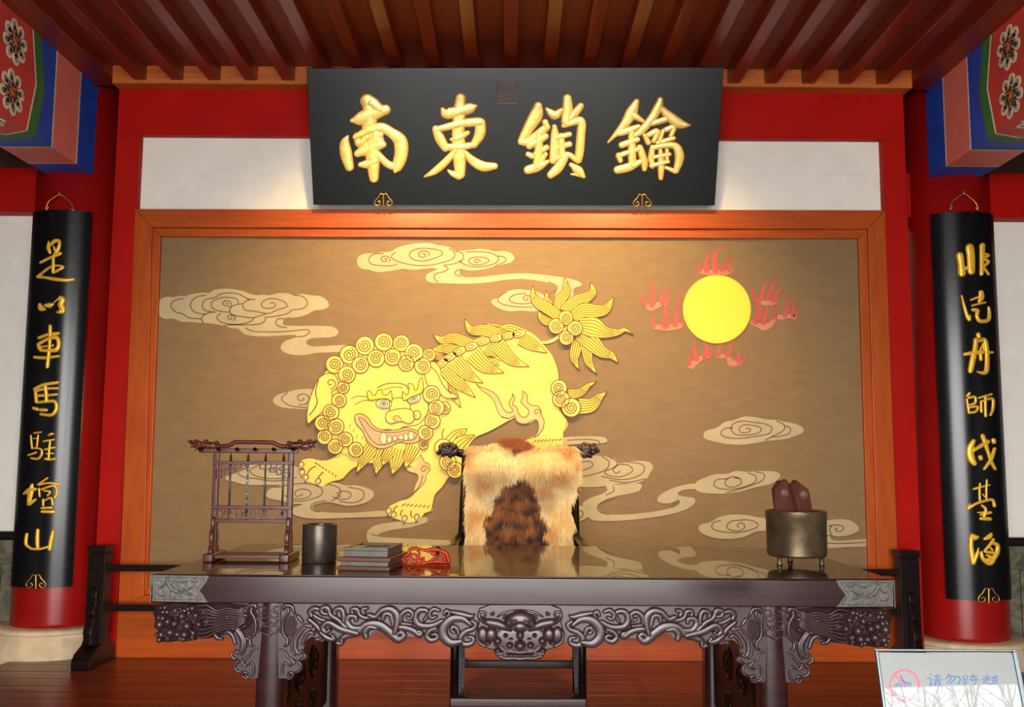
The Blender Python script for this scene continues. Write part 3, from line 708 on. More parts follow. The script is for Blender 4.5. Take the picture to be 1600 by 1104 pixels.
# tail
tails = [
 [(270, 510, 26), (200, 500, 38), (150, 450, 25), (135, 405, 0)],
 [(240, 350, 36), (215, 300, 32), (206, 212, 0)],
 [(330, 390, 45), (335, 310, 50), (395, 220, 40), (392, 150, 26), (380, 82, 0)],
 [(330, 460, 45), (225, 385, 52), (125, 320, 48), (85, 255, 28), (76, 160, 0)],
 [(500, 690, 45), (485, 780, 50), (475, 870, 34), (520, 967, 0)],
 [(560, 700, 40), (595, 800, 46), (615, 900, 36), (692, 1007, 0)],
 [(400, 420, 75), (480, 320, 58), (580, 280, 50), (650, 220, 34), (628, 128, 0)],
 [(460, 470, 50), (560, 400, 66), (690, 405, 58), (780, 380, 42), (848, 268, 0)],
 [(500, 640, 40), (620, 690, 78), (730, 790, 56), (830, 830, 32), (892, 903, 0)],
 [(520, 540, 60), (650, 560, 95), (760, 605, 58), (880, 610, 30), (960, 585, 16), (1038, 632, 0)]]
for i, t in enumerate(tails): tuft(t, lt, 'tail_tuft', 6 if i > 5 else 5, ZT + .0005 * i, MLIOND)
MB().stroke(S, lt([(145, 707, 8), (240, 698, 14), (320, 650, 15), (375, 590, 14), (400, 545, 10)]), ZT, flat=True).build('tail', MLION, lion)
# spine mane
manes = [
 [(560, 385, 20), (440, 362, 26), (370, 358, 14)], [(640, 390, 16), (545, 362, 22), (495, 358, 10)],
 [(300, 470, 36), (200, 428, 32), (120, 438, 22), (68, 402, 0)], [(470, 400, 34), (380, 378, 34), (300, 375, 24), (262, 306, 0)],
 [(230, 510, 32), (140, 490, 28), (70, 500, 10)], [(120, 545, 24), (60, 530, 20), (20, 545, 8)],
 [(130, 690, 22), (190, 770, 26), (236, 855, 0)], [(500, 450, 45), (400, 545, 30), (480, 582, 14)],
 [(140, 610, 42), (220, 700, 40), (328, 792, 0)],
 [(200, 570, 50), (280, 650, 36), (374, 704, 0)], [(310, 520, 56), (390, 600, 42), (504, 640, 0)],
 [(470, 475, 48), (550, 560, 34), (658, 602, 0)], [(600, 430, 36), (680, 470, 34), (768, 518, 0)]]
for i, t in enumerate(manes): tuft(t, lb, 'mane_tuft', 6, ZT + .0005 * i, MLIOND)
tuft([(1080, 408, 58), (1210, 385, 44), (1310, 305, 26), (1396, 257, 0)], lr, 'leg_tuft', 5, ZT, MLIOND)
tuft([(1200, 540, 88), (1330, 530, 76), (1420, 445, 44), (1515, 374, 0)], lr, 'leg_tuft', 6, ZT + .0005, MLIOND)
tuft([(665, 705, 34), (690, 672, 24), (728, 645, 0)], lh, 'leg_tuft', 4, ZT, MLIOND)
tuft([(690, 710, 26), (718, 690, 18), (760, 672, 0)], lh, 'leg_tuft', 3, ZT + .0005, MLIOND)
# spine plates
for (x, y) in ((595, 400), (528, 412), (455, 428), (378, 447), (303, 478), (230, 508), (172, 543), (122, 582)):
    (px, py), = lb([(x, y)]); sl = -.22 - .5 * max(0, (430 - x) / 430)
    o = MB().fill(S, circ(px, py, 10.6, 5.6, 18, sl), ZT + .0075, .0012).build('spine_plate', MLION, lion)
    MB().fill(S, circ(px - 1.5, py + .6, 5.2, 2.6, 14, sl), ZT + .0087, .0006).build('spine_plate_heart', MSALM, lion)
    ln(circ(px, py, 10.6, 5.6, 18, sl) + [circ(px, py, 10.6, 5.6, 18, sl)[0]], .6, ZT + .0087)
    ln(circ(px - 1.5, py + .6, 5.2, 2.6, 14, sl) + [circ(px - 1.5, py + .6, 5.2, 2.6, 14, sl)[0]], .55, ZT + .0093)
# head
ZH = LZ + .0095
head = MB().fill(S, spl([(500, 600), (515, 575), (545, 552), (590, 540), (640, 545), (676, 565), (697, 600), (694, 640), (676, 680), (661, 700), (652, 716), (630, 720), (600, 722), (570, 722), (548, 712), (525, 700), (505, 680), (498, 640)], 3, True), 0, ZH).build('lion_head', MLION, lion)
beards = [[(345, 705, 30), (300, 765, 24), (262, 832, 0)], [(385, 730, 28), (355, 790, 22), (345, 838, 0)], [(445, 730, 32), (428, 790, 26), (412, 838, 0)], [(505, 715, 30), (480, 770, 20), (470, 812, 0)], [(405, 735, 24), (385, 770, 18), (372, 800, 0)]]
for i, t in enumerate(beards): tuft(t, lh, 'beard_tuft', 5, ZH + .0004 + .0005 * i, MLIOND)
ZF = ZH + .0035
def part(pts, name, m, z=ZF, th=.0012, sm=3, outline=True, w=.7, base=lh):
    q = spl(base(pts), sm, True) if sm else base(pts)
    o = MB().fill(S, q, z, th).build(name, m, lion)
    if outline: ln(q + [q[0]], w, z + th)
    return o
part([(256, 600), (262, 586), (285, 584), (312, 600), (332, 630), (370, 650), (430, 650), (470, 640), (500, 648), (520, 655), (529, 680), (520, 700), (480, 706), (440, 702), (400, 722), (360, 728), (325, 712), (305, 688), (290, 655), (265, 628)], 'lip', MSALM)
part([(275, 605), (282, 598), (300, 610), (325, 640), (360, 657), (430, 660), (470, 652), (512, 662), (508, 688), (470, 695), (440, 690), (395, 710), (355, 712), (330, 696), (308, 665)], 'mouth', MPINK, ZF + .0012, .0006)
tm = MB()
for (x, y, a, b) in ((377, 685, 15, 25), (402, 690, 10, 15), (425, 688, 10, 13), (450, 684, 11, 14), (471, 680, 10, 16), (493, 674, 12, 19)):
    q = lh(circ(x, y, a, b, 12)); tm.fill(S, q, ZF + .0018, .0006); ln(q + [q[0]], .5, ZF + .0024)
tm.build('tooth', MTOOTH, lion)
part([(402, 548), (408, 525), (440, 515), (475, 525), (490, 556), (482, 580), (415, 580)], 'nose_bridge', MLION, ZF)
part([(386, 602), (392, 578), (420, 566), (470, 560), (498, 570), (508, 592), (500, 615), (482, 624), (460, 616), (435, 616), (412, 624), (394, 618)], 'nose', MLION, ZF + .0014)
part(circ(517, 588, 16, 18, 14), 'nostril_wing', MLION, ZF + .001, sm=0)
nm = MB().fill(S, lh(circ(432, 603, 13, 9, 12)), ZF + .0026, .0005); nm.fill(S, lh(circ(516, 591, 7, 6, 10)), ZF + .0026, .0005); nm.build('nostril', MSALM, lion)
ln(lh([(455, 612), (440, 592), (422, 594), (418, 606), (432, 612)]), .6, ZF + .0032)
for (ex, ey, rx, sl) in ((378, 541, 33, .08), (503, 519, 30, -.3)):
    o = MB().fill(S, lh(circ(ex, ey, rx, 20, 18, sl)), ZF, .0014).build('eye', MTOOTH, lion)
    q = lh(circ(ex, ey, rx, 20, 18, sl)); ln(q + [q[0]], .6, ZF + .0014)
    q = lh(circ(ex, ey, 16, 15, 16)); ln(q + [q[0]], .5, ZF + .0014)
    MB().fill(S, lh(circ(ex, ey - 1, 10, 10, 14)), ZF + .0014, .0006).build('pupil', MEYE, lion)
part([(313, 520), (309, 495), (320, 486), (328, 500), (342, 506), (352, 487), (368, 482), (374, 500), (390, 505), (402, 492), (409, 488), (413, 530), (390, 520), (350, 522), (325, 526)], 'eyebrow', MBROW, ZF + .002, sm=2)
part([(458, 524), (457, 490), (470, 502), (480, 498), (484, 478), (480, 458), (500, 460), (508, 482), (520, 478), (525, 450), (538, 430), (544, 470), (536, 495), (500, 510), (470, 526)], 'eyebrow', MBROW, ZF + .002, sm=2)
ln(lh([(350, 474), (385, 458), (430, 454), (468, 462), (480, 480)]), .8, ZH); ln(lh([(375, 482), (420, 470), (458, 474)]), .6, ZH)
ln(lh([(240, 520), (270, 508), (310, 512)]), .6, ZH); ln(lh([(255, 545), (290, 528), (318, 526)]), .6, ZH)
ln(lh([(370, 650), (400, 648), (430, 655), (455, 640), (470, 636), (520, 628), (548, 600), (566, 560), (560, 530), (550, 505)]), .7, ZH)
for (x, y) in ((232, 640), (248, 660), (262, 685), (285, 690), (300, 700)): ln(lh([(x, y), (x + 6, y - 14)]), .5, ZH)
# ears
part([(58, 622), (61, 545), (85, 475), (105, 435), (140, 413), (172, 420), (186, 450), (178, 478), (160, 492), (166, 535), (130, 568), (88, 602)], 'ear', MLION, ZH + .0005, .002)
ln([(p[0], p[1]) for p in spiral(*lh([(155, 455)])[0], 9, 1.2, 1, 1.6)], .8, ZH + .0026); ln(lh([(105, 437), (92, 490), (98, 540), (66, 590)]), .9, ZH + .0026)
part([(551, 430), (556, 385), (585, 364), (612, 388), (622, 425), (645, 450), (652, 488), (690, 511), (640, 517), (605, 492), (570, 472)], 'ear', MLION, ZH + .003, .002)
ln(lh([(575, 385), (600, 410), (625, 460), (660, 500)]), .8, ZH + .0052)
# curls
curls = [(632, 558, 25), (545, 712, 19), (378, 282, 37), (299, 297, 38), (452, 287, 34), (233, 335, 38), (172, 376, 36), (568, 336, 26), (472, 371, 32), (505, 327, 37), (346, 351, 35), (416, 345, 34), (280, 378, 34), (541, 382, 33), (208, 472, 25), (224, 418, 35),
         (191, 526, 30), (157, 577, 33), (122, 622, 32), (130, 680, 30), (178, 636, 33), (175, 720, 31), (218, 690, 30), (261, 733, 30), (553, 662, 30), (583, 613, 31), (599, 557, 32), (578, 501, 35), (628, 725, 36), (677, 818, 33), (647, 785, 34)]
AC = [lh([c])[0] for c in curls] + [lb([c])[0] for c in ((840, 735, 48), (853, 802, 50), (915, 855, 56), (882, 305, 42), (823, 355, 45), (938, 368, 44), (885, 428, 42))]
for i, (x, y, r) in enumerate(AC):
    z = ZH + .0035 + .0002 * i
    o = MB().fill(S, circ(x, y, r * 1.03, n=24), 0, z).build('curl', MLION, lion)
    q = MB(); q.stroke(S, [(p[0], p[1], .8) for p in circ(x, y, r * 1.03, n=24)], .0008, z, flat=True, smooth=False, closed=True)
    q.stroke(S, spiral(x, y, r * .74, 2.4, .85, random.uniform(0, 6), random.choice((1, 1, -1))), .0008, z, flat=True, smooth=False, caps=False)
    lv.append(q)
for q in lv: lines.add(q.v, q.f)
lines.build('lion_line', MLLINE, lion)['kind'] = 'stuff'
# ================================================================== HALL PLAQUE
bl, br = at(489.5, 320, 5.86), at(1117, 321, 5.86)
tl, tr = at(478.5, 106.5, 5.50), at(1131, 105, 5.50)
pn = ((br - bl).cross((tl + tr) / 2 - (bl + br) / 2)).normalized()
if pn.y > 0: pn = -pn
plq = empty('hall_plaque', (bl + br) / 2, 'large black lacquer name plaque with four big gold characters, leaning out above the mural', 'plaque')
SP = PlaneS(bl, pn)
q = [SP(*p)[0] for p in ((489.5, 320), (1117, 321), (1131, 105), (478.5, 106.5))]
MB().hexa(q[:2] + [q[1] - pn * .05, q[0] - pn * .05] + [q[3], q[2], q[2] - pn * .05, q[3] - pn * .05]).build('board', MPLQ, plq, bevel=0.004)
# order fix: hexa expects bottom ring then top ring
def glyph(name, surf, strokes, tr, parent, m, h, smooth=True, hf=0.0036):
    mb, rm = MB(), MB()
    for k, s_ in enumerate(strokes):
        q = [(p[0], p[1], p[2] * 1.02 + .1) for p in tr(s_)]
        mb.stroke(surf, q, h, 0.0002 * (k % 5), hf=hf, plateau=True, n=7)
        rm.stroke(surf, [(p[0], p[1], p[2] + .6) for p in q], 0.003, 0.0, flat=True, n=7)
    o = mb.build(name, m, parent, smooth=True)
    rm.build('gilt_edge', MRIM, o)
    return o
tn = lambda p: T(470, 90, .21739, p)
tk = lambda p: T(790, 90, .21875, p)
NAN = [[(478, 312, 48), (505, 350, 58), (500, 430, 50), (480, 520, 40)], [(370, 452, 14), (430, 440, 45), (520, 400, 48), (610, 375, 34)], [(520, 330, 40), (560, 365, 34)],
       [(338, 565, 6), (318, 615, 32), (328, 700, 40), (350, 785, 30)], [(395, 570, 20), (500, 520, 30), (580, 505, 34), (650, 540, 34), (715, 600, 46), (722, 690, 44), (700, 770, 38), (680, 815, 14)],
       [(700, 790, 26), (625, 765, 24), (550, 690, 22)], [(400, 560, 18), (425, 620, 28), (480, 570, 22), (560, 560, 30), (592, 540, 10)], [(410, 690, 24), (490, 650, 48), (590, 625, 24)],
       [(540, 560, 38), (515, 650, 50), (520, 760, 44), (526, 868, 30)], [(430, 770, 16), (480, 765, 30), (540, 740, 22)], [(560, 570, 30), (580, 620, 24)]]
DONG = [[(1150, 292, 32), (1140, 400, 40), (1132, 550, 42), (1140, 700, 44), (1145, 835, 34)], [(1135, 850, 26), (1090, 832, 18), (1060, 810, 5)], [(1018, 370, 10), (1050, 402, 36), (1140, 385, 34), (1220, 362, 34), (1258, 348, 10)],
        [(970, 512, 22), (1000, 580, 32), (1040, 648, 26)], [(978, 515, 18), (1080, 492, 24), (1180, 470, 28), (1285, 462, 30)], [(1288, 470, 36), (1288, 545, 36), (1245, 625, 24)], [(1040, 645, 24), (1140, 642, 24), (1240, 628, 20)],
        [(1080, 588, 8), (1140, 575, 20), (1200, 540, 14)], [(1110, 670, 18), (1045, 745, 24), (965, 815, 22), (890, 855, 4)], [(1180, 680, 14), (1235, 740, 28), (1310, 782, 34), (1392, 780, 22)]]
SUO = [[(232, 345, 26), (218, 410, 44), (160, 510, 34), (112, 598, 24)], [(112, 600, 24), (165, 600, 28), (235, 545, 28), (292, 495, 24)], [(282, 462, 20), (292, 495, 20)], [(170, 630, 22), (235, 592, 25), (285, 562, 20)], [(235, 540, 24), (236, 660, 28), (222, 770, 26)],
       [(215, 685, 16), (292, 642, 18)], [(160, 690, 16), (188, 704, 18)], [(285, 690, 14), (240, 752, 20)], [(160, 802, 28), (230, 780, 30), (300, 742, 12)],
       [(440, 292, 28), (442, 370, 34), (430, 455, 32)], [(295, 368, 10), (350, 410, 30), (400, 370, 10)], [(536, 345, 20), (490, 402, 24), (440, 450, 18)],
       [(348, 492, 14), (352, 560, 28), (348, 670, 30), (335, 735, 22)], [(415, 485, 16), (480, 462, 22), (540, 455, 26), (536, 560, 28), (528, 670, 28), (518, 730, 24)], [(360, 572, 18), (455, 548, 16)], [(370, 642, 18), (455, 618, 18)], [(335, 728, 20), (440, 692, 18), (500, 730, 16)],
       [(398, 560, 20), (400, 690, 24)], [(420, 715, 26), (372, 790, 32), (322, 838, 24)], [(468, 765, 14), (520, 808, 30), (556, 850, 12)], [(545, 838, 18), (470, 832, 4)]]
YAO = [[(935, 312, 16), (900, 390, 36), (842, 485, 26), (732, 604, 4)], [(918, 415, 24), (978, 452, 12)], [(800, 545, 16), (870, 522, 22), (950, 492, 14)], [(900, 540, 20), (902, 640, 26), (905, 760, 26)], [(828, 625, 20), (940, 585, 18)], [(808, 700, 20), (818, 735, 16)], [(958, 645, 22), (988, 740, 24), (990, 798, 14)],
       [(800, 802, 26), (880, 782, 28), (965, 742, 16)], [(830, 692, 16), (950, 652, 14)], [(1105, 300, 16), (1090, 352, 28), (1040, 440, 26), (960, 530, 22), (900, 562, 6)], [(1112, 362, 18), (1172, 422, 32), (1240, 472, 34), (1312, 482, 6)], [(1010, 482, 14), (1140, 442, 20)],
       [(992, 555, 14), (1018, 606, 18)], [(1020, 552, 16), (1085, 528, 20), (1055, 598, 12)], [(1125, 522, 12), (1100, 592, 14)], [(1145, 515, 16), (1200, 500, 18), (1180, 560, 14)], [(1085, 610, 14), (1200, 575, 14)], [(1048, 640, 16), (1040, 720, 20), (1050, 780, 12)],
       [(1050, 645, 16), (1150, 625, 18), (1218, 638, 26), (1242, 710, 30), (1218, 808, 18)], [(1208, 812, 16), (1145, 785, 10)], [(1105, 660, 12), (1110, 760, 22), (1108, 860, 14)], [(1152, 660, 12), (1152, 730, 12)], [(1050, 712, 11), (1170, 690, 12)], [(1040, 772, 14), (1160, 742, 12)]]
glyph('gold_character', SP, NAN, tn, plq, MGOLD, 0.017, hf=.006)
glyph('gold_character', SP, DONG, tn, plq, MGOLD, 0.017, hf=.006)
glyph('gold_character', SP, SUO, tk, plq, MGOLD, 0.016, hf=.006)
glyph('gold_character', SP, YAO, tk, plq, MGOLD, 0.016, hf=.006)
# square carved seal
MSEAL = mat('dull_brown_seal', (0.16, 0.10, 0.095, 1), (0.11, 0.07, 0.07, 1), rough=0.4, scale=(60, 60, 60))
sl = MB()
for a, b in (((777.5, 128.5), (809, 128.5)), ((809, 128.5), (808.5, 161.5)), ((808.5, 161.5), (778, 161.5)), ((778, 161.5), (777.5, 128.5))):
    sl.stroke(SP, [a + (1.1,), b + (1.1,)], 0.006, smooth=False)
for k in range(4):
    x = 782 + k * 7.6
    for (y0, y1) in ((132, 142), (148, 158)):
        sl.stroke(SP, [(x - 1.6, y0, .7), (x - 1.6, y1, .7)], 0.004, smooth=False); sl.stroke(SP, [(x + 1.8, y0 + 1, .7), (x + 1.8, y1, .7)], 0.004, smooth=False)
    for y in (133, 137, 141, 145, 150, 154) if k % 2 else (135, 139, 144, 148, 152, 157):
        sl.stroke(SP, [(x - 2.6, y, .7), (x + 2.8, y, .7)], 0.004, smooth=False)
sl.build('seal', MSEAL, plq)
def ruyi(surf, x, y, s, parent, name='cloud_hook'):
    mb = MB()
    mb.stroke(surf, [(x, y - 9 * s, 1.0 * s), (x, y + 10 * s, 1.2 * s)], 0.016, smooth=False)
    for sg in (-1, 1):
        mb.stroke(surf, [(x + sg * 1.5 * s, y - 9 * s, .8 * s), (x + sg * 5 * s, y - 9.5 * s, .8 * s), (x + sg * 8 * s, y - 4 * s, .85 * s), (x + sg * 13.5 * s, y + 2 * s, .85 * s), (x + sg * 13.5 * s, y + 7 * s, .85 * s), (x + sg * 9 * s, y + 9 * s, .85 * s),
                         (x + sg * 5 * s, y + 5.5 * s, .8 * s), (x + sg * 7 * s, y + 2 * s, .8 * s), (x + sg * 9.5 * s, y + 3.5 * s, .8 * s)], 0.014)
    return mb.build(name, MGOLDD, parent, smooth=True)
ruyi(SP, 599, 312, .98, plq); ruyi(SP, 1003.5, 313, .98, plq)

# ================================================================== COUPLET BOARDS
def couplet(sx):
    R0, R1 = CR + 0.008, CR + 0.03
    cx = sx * CX
    if sx < 0:
        zt, zb = at(96, 327, 5.95).z, at(66, 918, 5.95).z
        label = 'black curved couplet board with gold calligraphy on the left column'
        pa, pb = at(49, 332, 6.0).x, at(142.5, 330, 6.0).x
    else:
        zt, zb = at(1506, 330, 5.95).z, at(1528, 938, 5.95).z
        label = 'black curved couplet board with gold calligraphy on the right column'
        pa, pb = at(1456.5, 333, 6.0).x, at(1555.5, 334, 6.0).x
    a0 = -pi / 2 + math.asin(max(-.95, min(.95, (pa - cx) / R1))); a1 = -pi / 2 + math.asin(max(-.95, min(.95, (pb - cx) / R1)))
    root = empty('couplet_board', (cx, CY - R1, zb), label, 'couplet board', 'pair of couplet boards on the columns')
    mb = MB(); n = 36; vs = []
    for z in (zb, zt):
        for R in (R0, R1):
            for i in range(n + 1):
                a = a0 + (a1 - a0) * i / n
                vs.append((cx + R * cos(a), CY + R * sin(a), z))
    m = n + 1; fs = []
    for i in range(n):
        fs += [(m + i, m + i + 1, 3 * m + i + 1, 3 * m + i), (i + 1, i, 2 * m + i, 2 * m + i + 1), (i, i + 1, m + i + 1, m + i), (2 * m + i + 1, 2 * m + i, 3 * m + i, 3 * m + i + 1)]
    fs += [(0, m, 3 * m, 2 * m), (n, 2 * m + n, 3 * m + n, m + n)]
    mb.add(vs, fs)
    b = mb.build('board', MBLACK, root)
    for p in b.data.polygons: p.use_smooth = abs(p.normal.z) < .5
    w = b.modifiers.new('edge', 'EDGE_SPLIT'); w.split_angle = radians(40)
    return root, CylS(cx, CY, R1 + .0005)
k = .1359
A = lambda p: T(30, 360, k, p)
B = lambda p: T(30, 500, k, p)
Cc = lambda p: T(20, 640, k, p)
Dd = lambda p: T(10, 790, k, p)
E = lambda p: T(1470, 360, k, p)
Ff = lambda p: T(1470, 500, k, p)
G = lambda p: T(1480, 660, k, p)
Hh = lambda p: T(1480, 800, k, p)
def col_chars(root, surf, chars):
    for groups in chars:
        mb = MB()
        for tr, strokes in groups:
            for i, s_ in enumerate(strokes):
                mb.stroke(surf, [(p[0], p[1], p[2] * 1.08 + .1) for p in tr(s_)], 0.011, 0.0002 * (i % 4))
        mb.build('gold_character', MGOLD2, root, smooth=True)
rootL, SL = couplet(-1)
col_chars(rootL, SL, [
 [(A, [[(340, 130, 10), (338, 200, 20), (355, 255, 14)], [(365, 165, 14), (410, 120, 20), (465, 128, 18), (450, 215, 20), (410, 265, 14)], [(400, 190, 12), (412, 230, 12)], [(250, 368, 14), (340, 320, 14), (475, 265, 18)], [(395, 290, 14), (392, 400, 17), (390, 478, 16)], [(395, 482, 14), (450, 455, 15), (508, 420, 14), (430, 402, 10), (340, 430, 12), (215, 530, 14)], [(215, 532, 15), (300, 540, 14), (420, 560, 20), (540, 572, 20), (625, 562, 16)]])],
 [(A, [[(238, 850, 16), (255, 895, 30), (290, 905, 16)], [(300, 860, 16), (350, 860, 28), (385, 850, 14)], [(385, 840, 6), (450, 785, 8)], [(480, 778, 28), (500, 800, 34), (478, 850, 32), (505, 900, 34), (512, 938, 18)], [(430, 940, 8), (480, 930, 28)]])],
 [(B, [[(357, 70, 20), (355, 200, 18), (345, 350, 18), (325, 535, 20)], [(230, 203, 16), (330, 165, 16), (450, 152, 18)], [(218, 275, 14), (240, 325, 20), (265, 350, 14)], [(240, 265, 18), (340, 212, 18), (430, 200, 22), (458, 260, 24), (435, 335, 24), (350, 348, 20), (250, 345, 16)], [(260, 305, 10), (390, 290, 12)], [(180, 425, 16), (300, 432, 18), (460, 412, 12)]])],
 [(B, [[(180, 785, 14), (190, 850, 16), (198, 935, 18)], [(180, 790, 16), (280, 742, 18), (448, 715, 16)], [(300, 760, 20), (312, 850, 20), (312, 930, 18)], [(195, 815, 14), (300, 788, 14), (450, 782, 12)], [(200, 868, 14), (330, 862, 15), (435, 852, 12)], [(200, 945, 14), (315, 935, 16), (400, 930, 18), (432, 975, 22), (418, 1045, 22), (365, 1090, 18), (250, 1080, 14)], [(165, 1010, 16), (205, 1022, 20)], [(245, 1030, 18), (315, 1032, 16)]])],
 [(Cc, [[(245, 267, 8), (325, 255, 8)], [(208, 295, 8), (214, 370, 10), (222, 440, 10)], [(292, 290, 8), (285, 360, 10), (275, 430, 8)], [(240, 330, 6), (290, 325, 6)], [(222, 440, 9), (320, 450, 10), (332, 510, 13), (290, 562, 12), (215, 555, 10)], [(180, 520, 10), (268, 490, 11)], [(410, 292, 9), (442, 278, 15), (472, 275, 7)], [(355, 362, 10), (475, 340, 10)], [(432, 350, 10), (422, 430, 13), (412, 560, 13)], [(370, 455, 10), (482, 432, 12)], [(385, 505, 8), (470, 500, 8)], [(375, 562, 12), (430, 572, 12), (488, 560, 13)]])],
 [(Cc, [[(130, 962, 12), (200, 925, 32), (262, 910, 14)], [(222, 862, 16), (205, 960, 30), (180, 1085, 14)], [(195, 1080, 20), (262, 1030, 12)], [(290, 858, 9), (400, 782, 10)], [(300, 862, 10), (420, 840, 10), (538, 858, 12)], [(300, 905, 10), (310, 992, 11)], [(325, 915, 10), (470, 872, 12), (512, 935, 12), (485, 1015, 13)], [(360, 930, 10), (430, 940, 10), (400, 985, 10)], [(348, 1030, 10), (350, 1095, 12)], [(360, 1045, 9), (440, 1012, 11), (460, 1090, 13)]]),
  (Dd, [[(405, 25, 12), (520, 20, 12)], [(410, 66, 15), (555, 70, 17)]])],
 [(Dd, [[(236, 325, 15), (224, 400, 16), (232, 450, 16), (282, 490, 12)], [(362, 280, 18), (356, 380, 22), (360, 478, 18)], [(280, 492, 12), (380, 496, 12), (480, 470, 12)], [(538, 295, 20), (515, 400, 24), (498, 498, 20)]])]])
ruyi(SL, 56, 908, 1.08, rootL)
rootR, SR = couplet(1)
col_chars(rootR, SR, [
 [(E, [[(218, 290, 40), (232, 380, 36), (242, 488, 42)], [(250, 450, 26), (312, 418, 12)], [(332, 200, 46), (345, 300, 44), (350, 465, 40)], [(476, 175, 30), (472, 300, 24), (465, 500, 20)], [(490, 262, 14), (545, 285, 15), (500, 320, 12), (545, 360, 16), (490, 415, 14)], [(500, 432, 12), (545, 500, 14)]])],
 [(E, [[(240, 752, 10), (268, 870, 18), (308, 1005, 20)], [(322, 995, 26), (325, 1020, 24)], [(460, 712, 26), (465, 770, 30), (440, 815, 16)], [(345, 797, 10), (430, 765, 12)], [(360, 862, 11), (510, 826, 10)], [(368, 910, 18), (422, 920, 20), (412, 980, 20), (450, 1040, 22), (540, 1030, 20), (556, 950, 16), (550, 885, 12)]])],
 [(Ff, [[(430, 165, 24), (436, 190, 22)], [(400, 225, 24), (392, 330, 28), (366, 450, 32), (340, 580, 30)], [(400, 235, 18), (440, 240, 16), (500, 225, 22), (525, 330, 22), (530, 500, 24), (508, 602, 24), (415, 590, 6)], [(470, 300, 10), (455, 350, 14), (460, 450, 18)], [(480, 270, 8), (498, 340, 10)], [(272, 392, 18), (400, 372, 22), (592, 370, 12)]])],
 [(Ff, [[(300, 872, 14), (325, 842, 18)], [(298, 910, 13), (320, 1050, 15)], [(320, 892, 12), (392, 882, 14), (392, 950, 15), (330, 972, 11)], [(320, 1005, 11), (420, 992, 14), (400, 1050, 14), (320, 1062, 13)], [(440, 892, 12), (580, 852, 13)], [(512, 870, 14), (512, 1000, 14), (515, 1100, 16)], [(460, 932, 13), (465, 1052, 14)], [(470, 932, 11), (592, 902, 15), (595, 1020, 15), (570, 1088, 13)]])],
 [(G, [[(300, 215, 26), (262, 300, 40), (272, 400, 42), (310, 468, 28)], [(300, 322, 20), (380, 270, 22), (462, 222, 26)], [(405, 152, 24), (432, 220, 24), (472, 350, 17), (510, 460, 17), (550, 532, 15)], [(542, 300, 17), (500, 422, 20), (425, 532, 14)], [(380, 398, 25), (386, 412, 22)], [(530, 200, 22), (536, 225, 20)]])],
 [(G, [[(376, 700, 10), (370, 800, 13), (375, 890, 13)], [(455, 658, 9), (450, 760, 11), (450, 880, 11)], [(305, 762, 12), (400, 736, 10), (490, 715, 7)], [(408, 820, 6), (430, 850, 8)], [(240, 990, 16), (330, 932, 15), (450, 895, 14), (520, 887, 15), (542, 955, 17)], [(235, 985, 11), (262, 930, 7)], [(400, 952, 12), (440, 990, 15), (430, 1065, 13)], [(350, 1032, 7), (500, 1032, 14)]]),
  (Hh, [[(382, 30, 9), (482, 10, 11)], [(388, 72, 18), (490, 76, 20)], [(422, 0, 12), (422, 60, 13)]])],
 [(Hh, [[(285, 272, 26), (320, 288, 32), (348, 285, 18)], [(275, 295, 24), (272, 400, 28), (288, 510, 30), (300, 575, 28)], [(310, 565, 22), (342, 480, 18), (360, 410, 6)], [(428, 305, 14), (480, 282, 26), (502, 252, 18)], [(530, 312, 15), (490, 372, 16), (430, 442, 13)], [(510, 352, 18), (572, 372, 20), (576, 450, 24), (540, 522, 24), (490, 588, 24), (410, 530, 22), (392, 460, 16)], [(440, 452, 14), (560, 472, 16)], [(490, 402, 10), (520, 432, 12)], [(455, 492, 12), (505, 512, 16)], [(470, 550, 24), (520, 540, 20)]])]])
ruyi(SR, 1545, 930, 1.15, rootR)
for root, px, py in ((rootL, 93, 302), (rootR, 1506, 301)):
    Y = 5.955
    pts = [at(px + dx, py + dy, Y) for dx, dy in spl([(-17, 21), (-21, 26), (-20, 20), (-17, 13), (-8, 6), (0, 2), (8, 6), (17, 14), (21, 21), (22, 27), (18, 23)], 4)]
    mb = MB().tube(pts, 0.0042, 6); mb.tube([at(px, py - 3, Y), at(px, py + 3, Y)], 0.006, 6)
    mb.build('wire_hanger', MGOLDD, root, smooth=True)
# ================================================================== WRITING DESK
ZT_ = 0.80
A0, B0 = at_z(238, 896.5, ZT_), at_z(1396, 904.5, ZT_)
U = (B0 - A0); LEN = U.length; U.normalize(); V = Vector((-U.y, U.x, 0))
cback = at_z(375, 849, ZT_)
DEP = (cback - A0).dot(V)
TH = 0.100
desk = empty('writing_desk', (A0 + B0) / 2 + V * DEP / 2 - Vector((0, 0, ZT_)), 'long dark rosewood writing desk with carved scroll apron, in front of the mural', 'desk')
def D(u, v, z): return A0 + U * u + V * v + Vector((0, 0, z - ZT_))
def dbox(mb, u0, u1, v0, v1, z0, z1):
    return mb.hexa([D(u0, v0, z0), D(u1, v0, z0), D(u1, v1, z0), D(u0, v1, z0), D(u0, v0, z1), D(u1, v0, z1), D(u1, v1, z1), D(u0, v1, z1)])
dbox(MB(), 0, LEN, 0, DEP, ZT_ - TH, ZT_ - .004).build('desktop', MROSE, desk, bevel=0.005)
dbox(MB(), 0.004, LEN - .004, 0.004, DEP - .004, ZT_ - .005, ZT_).build('polished_top', MROSETOP, desk, bevel=0.002)
CEN = D(LEN / 2, 0, 0)
SD = PlaneS(D(0, 0, 0), -V)                    # desktop front face
VA = 0.045
SA = PlaneS(D(0, VA, 0), -V)                   # apron plane
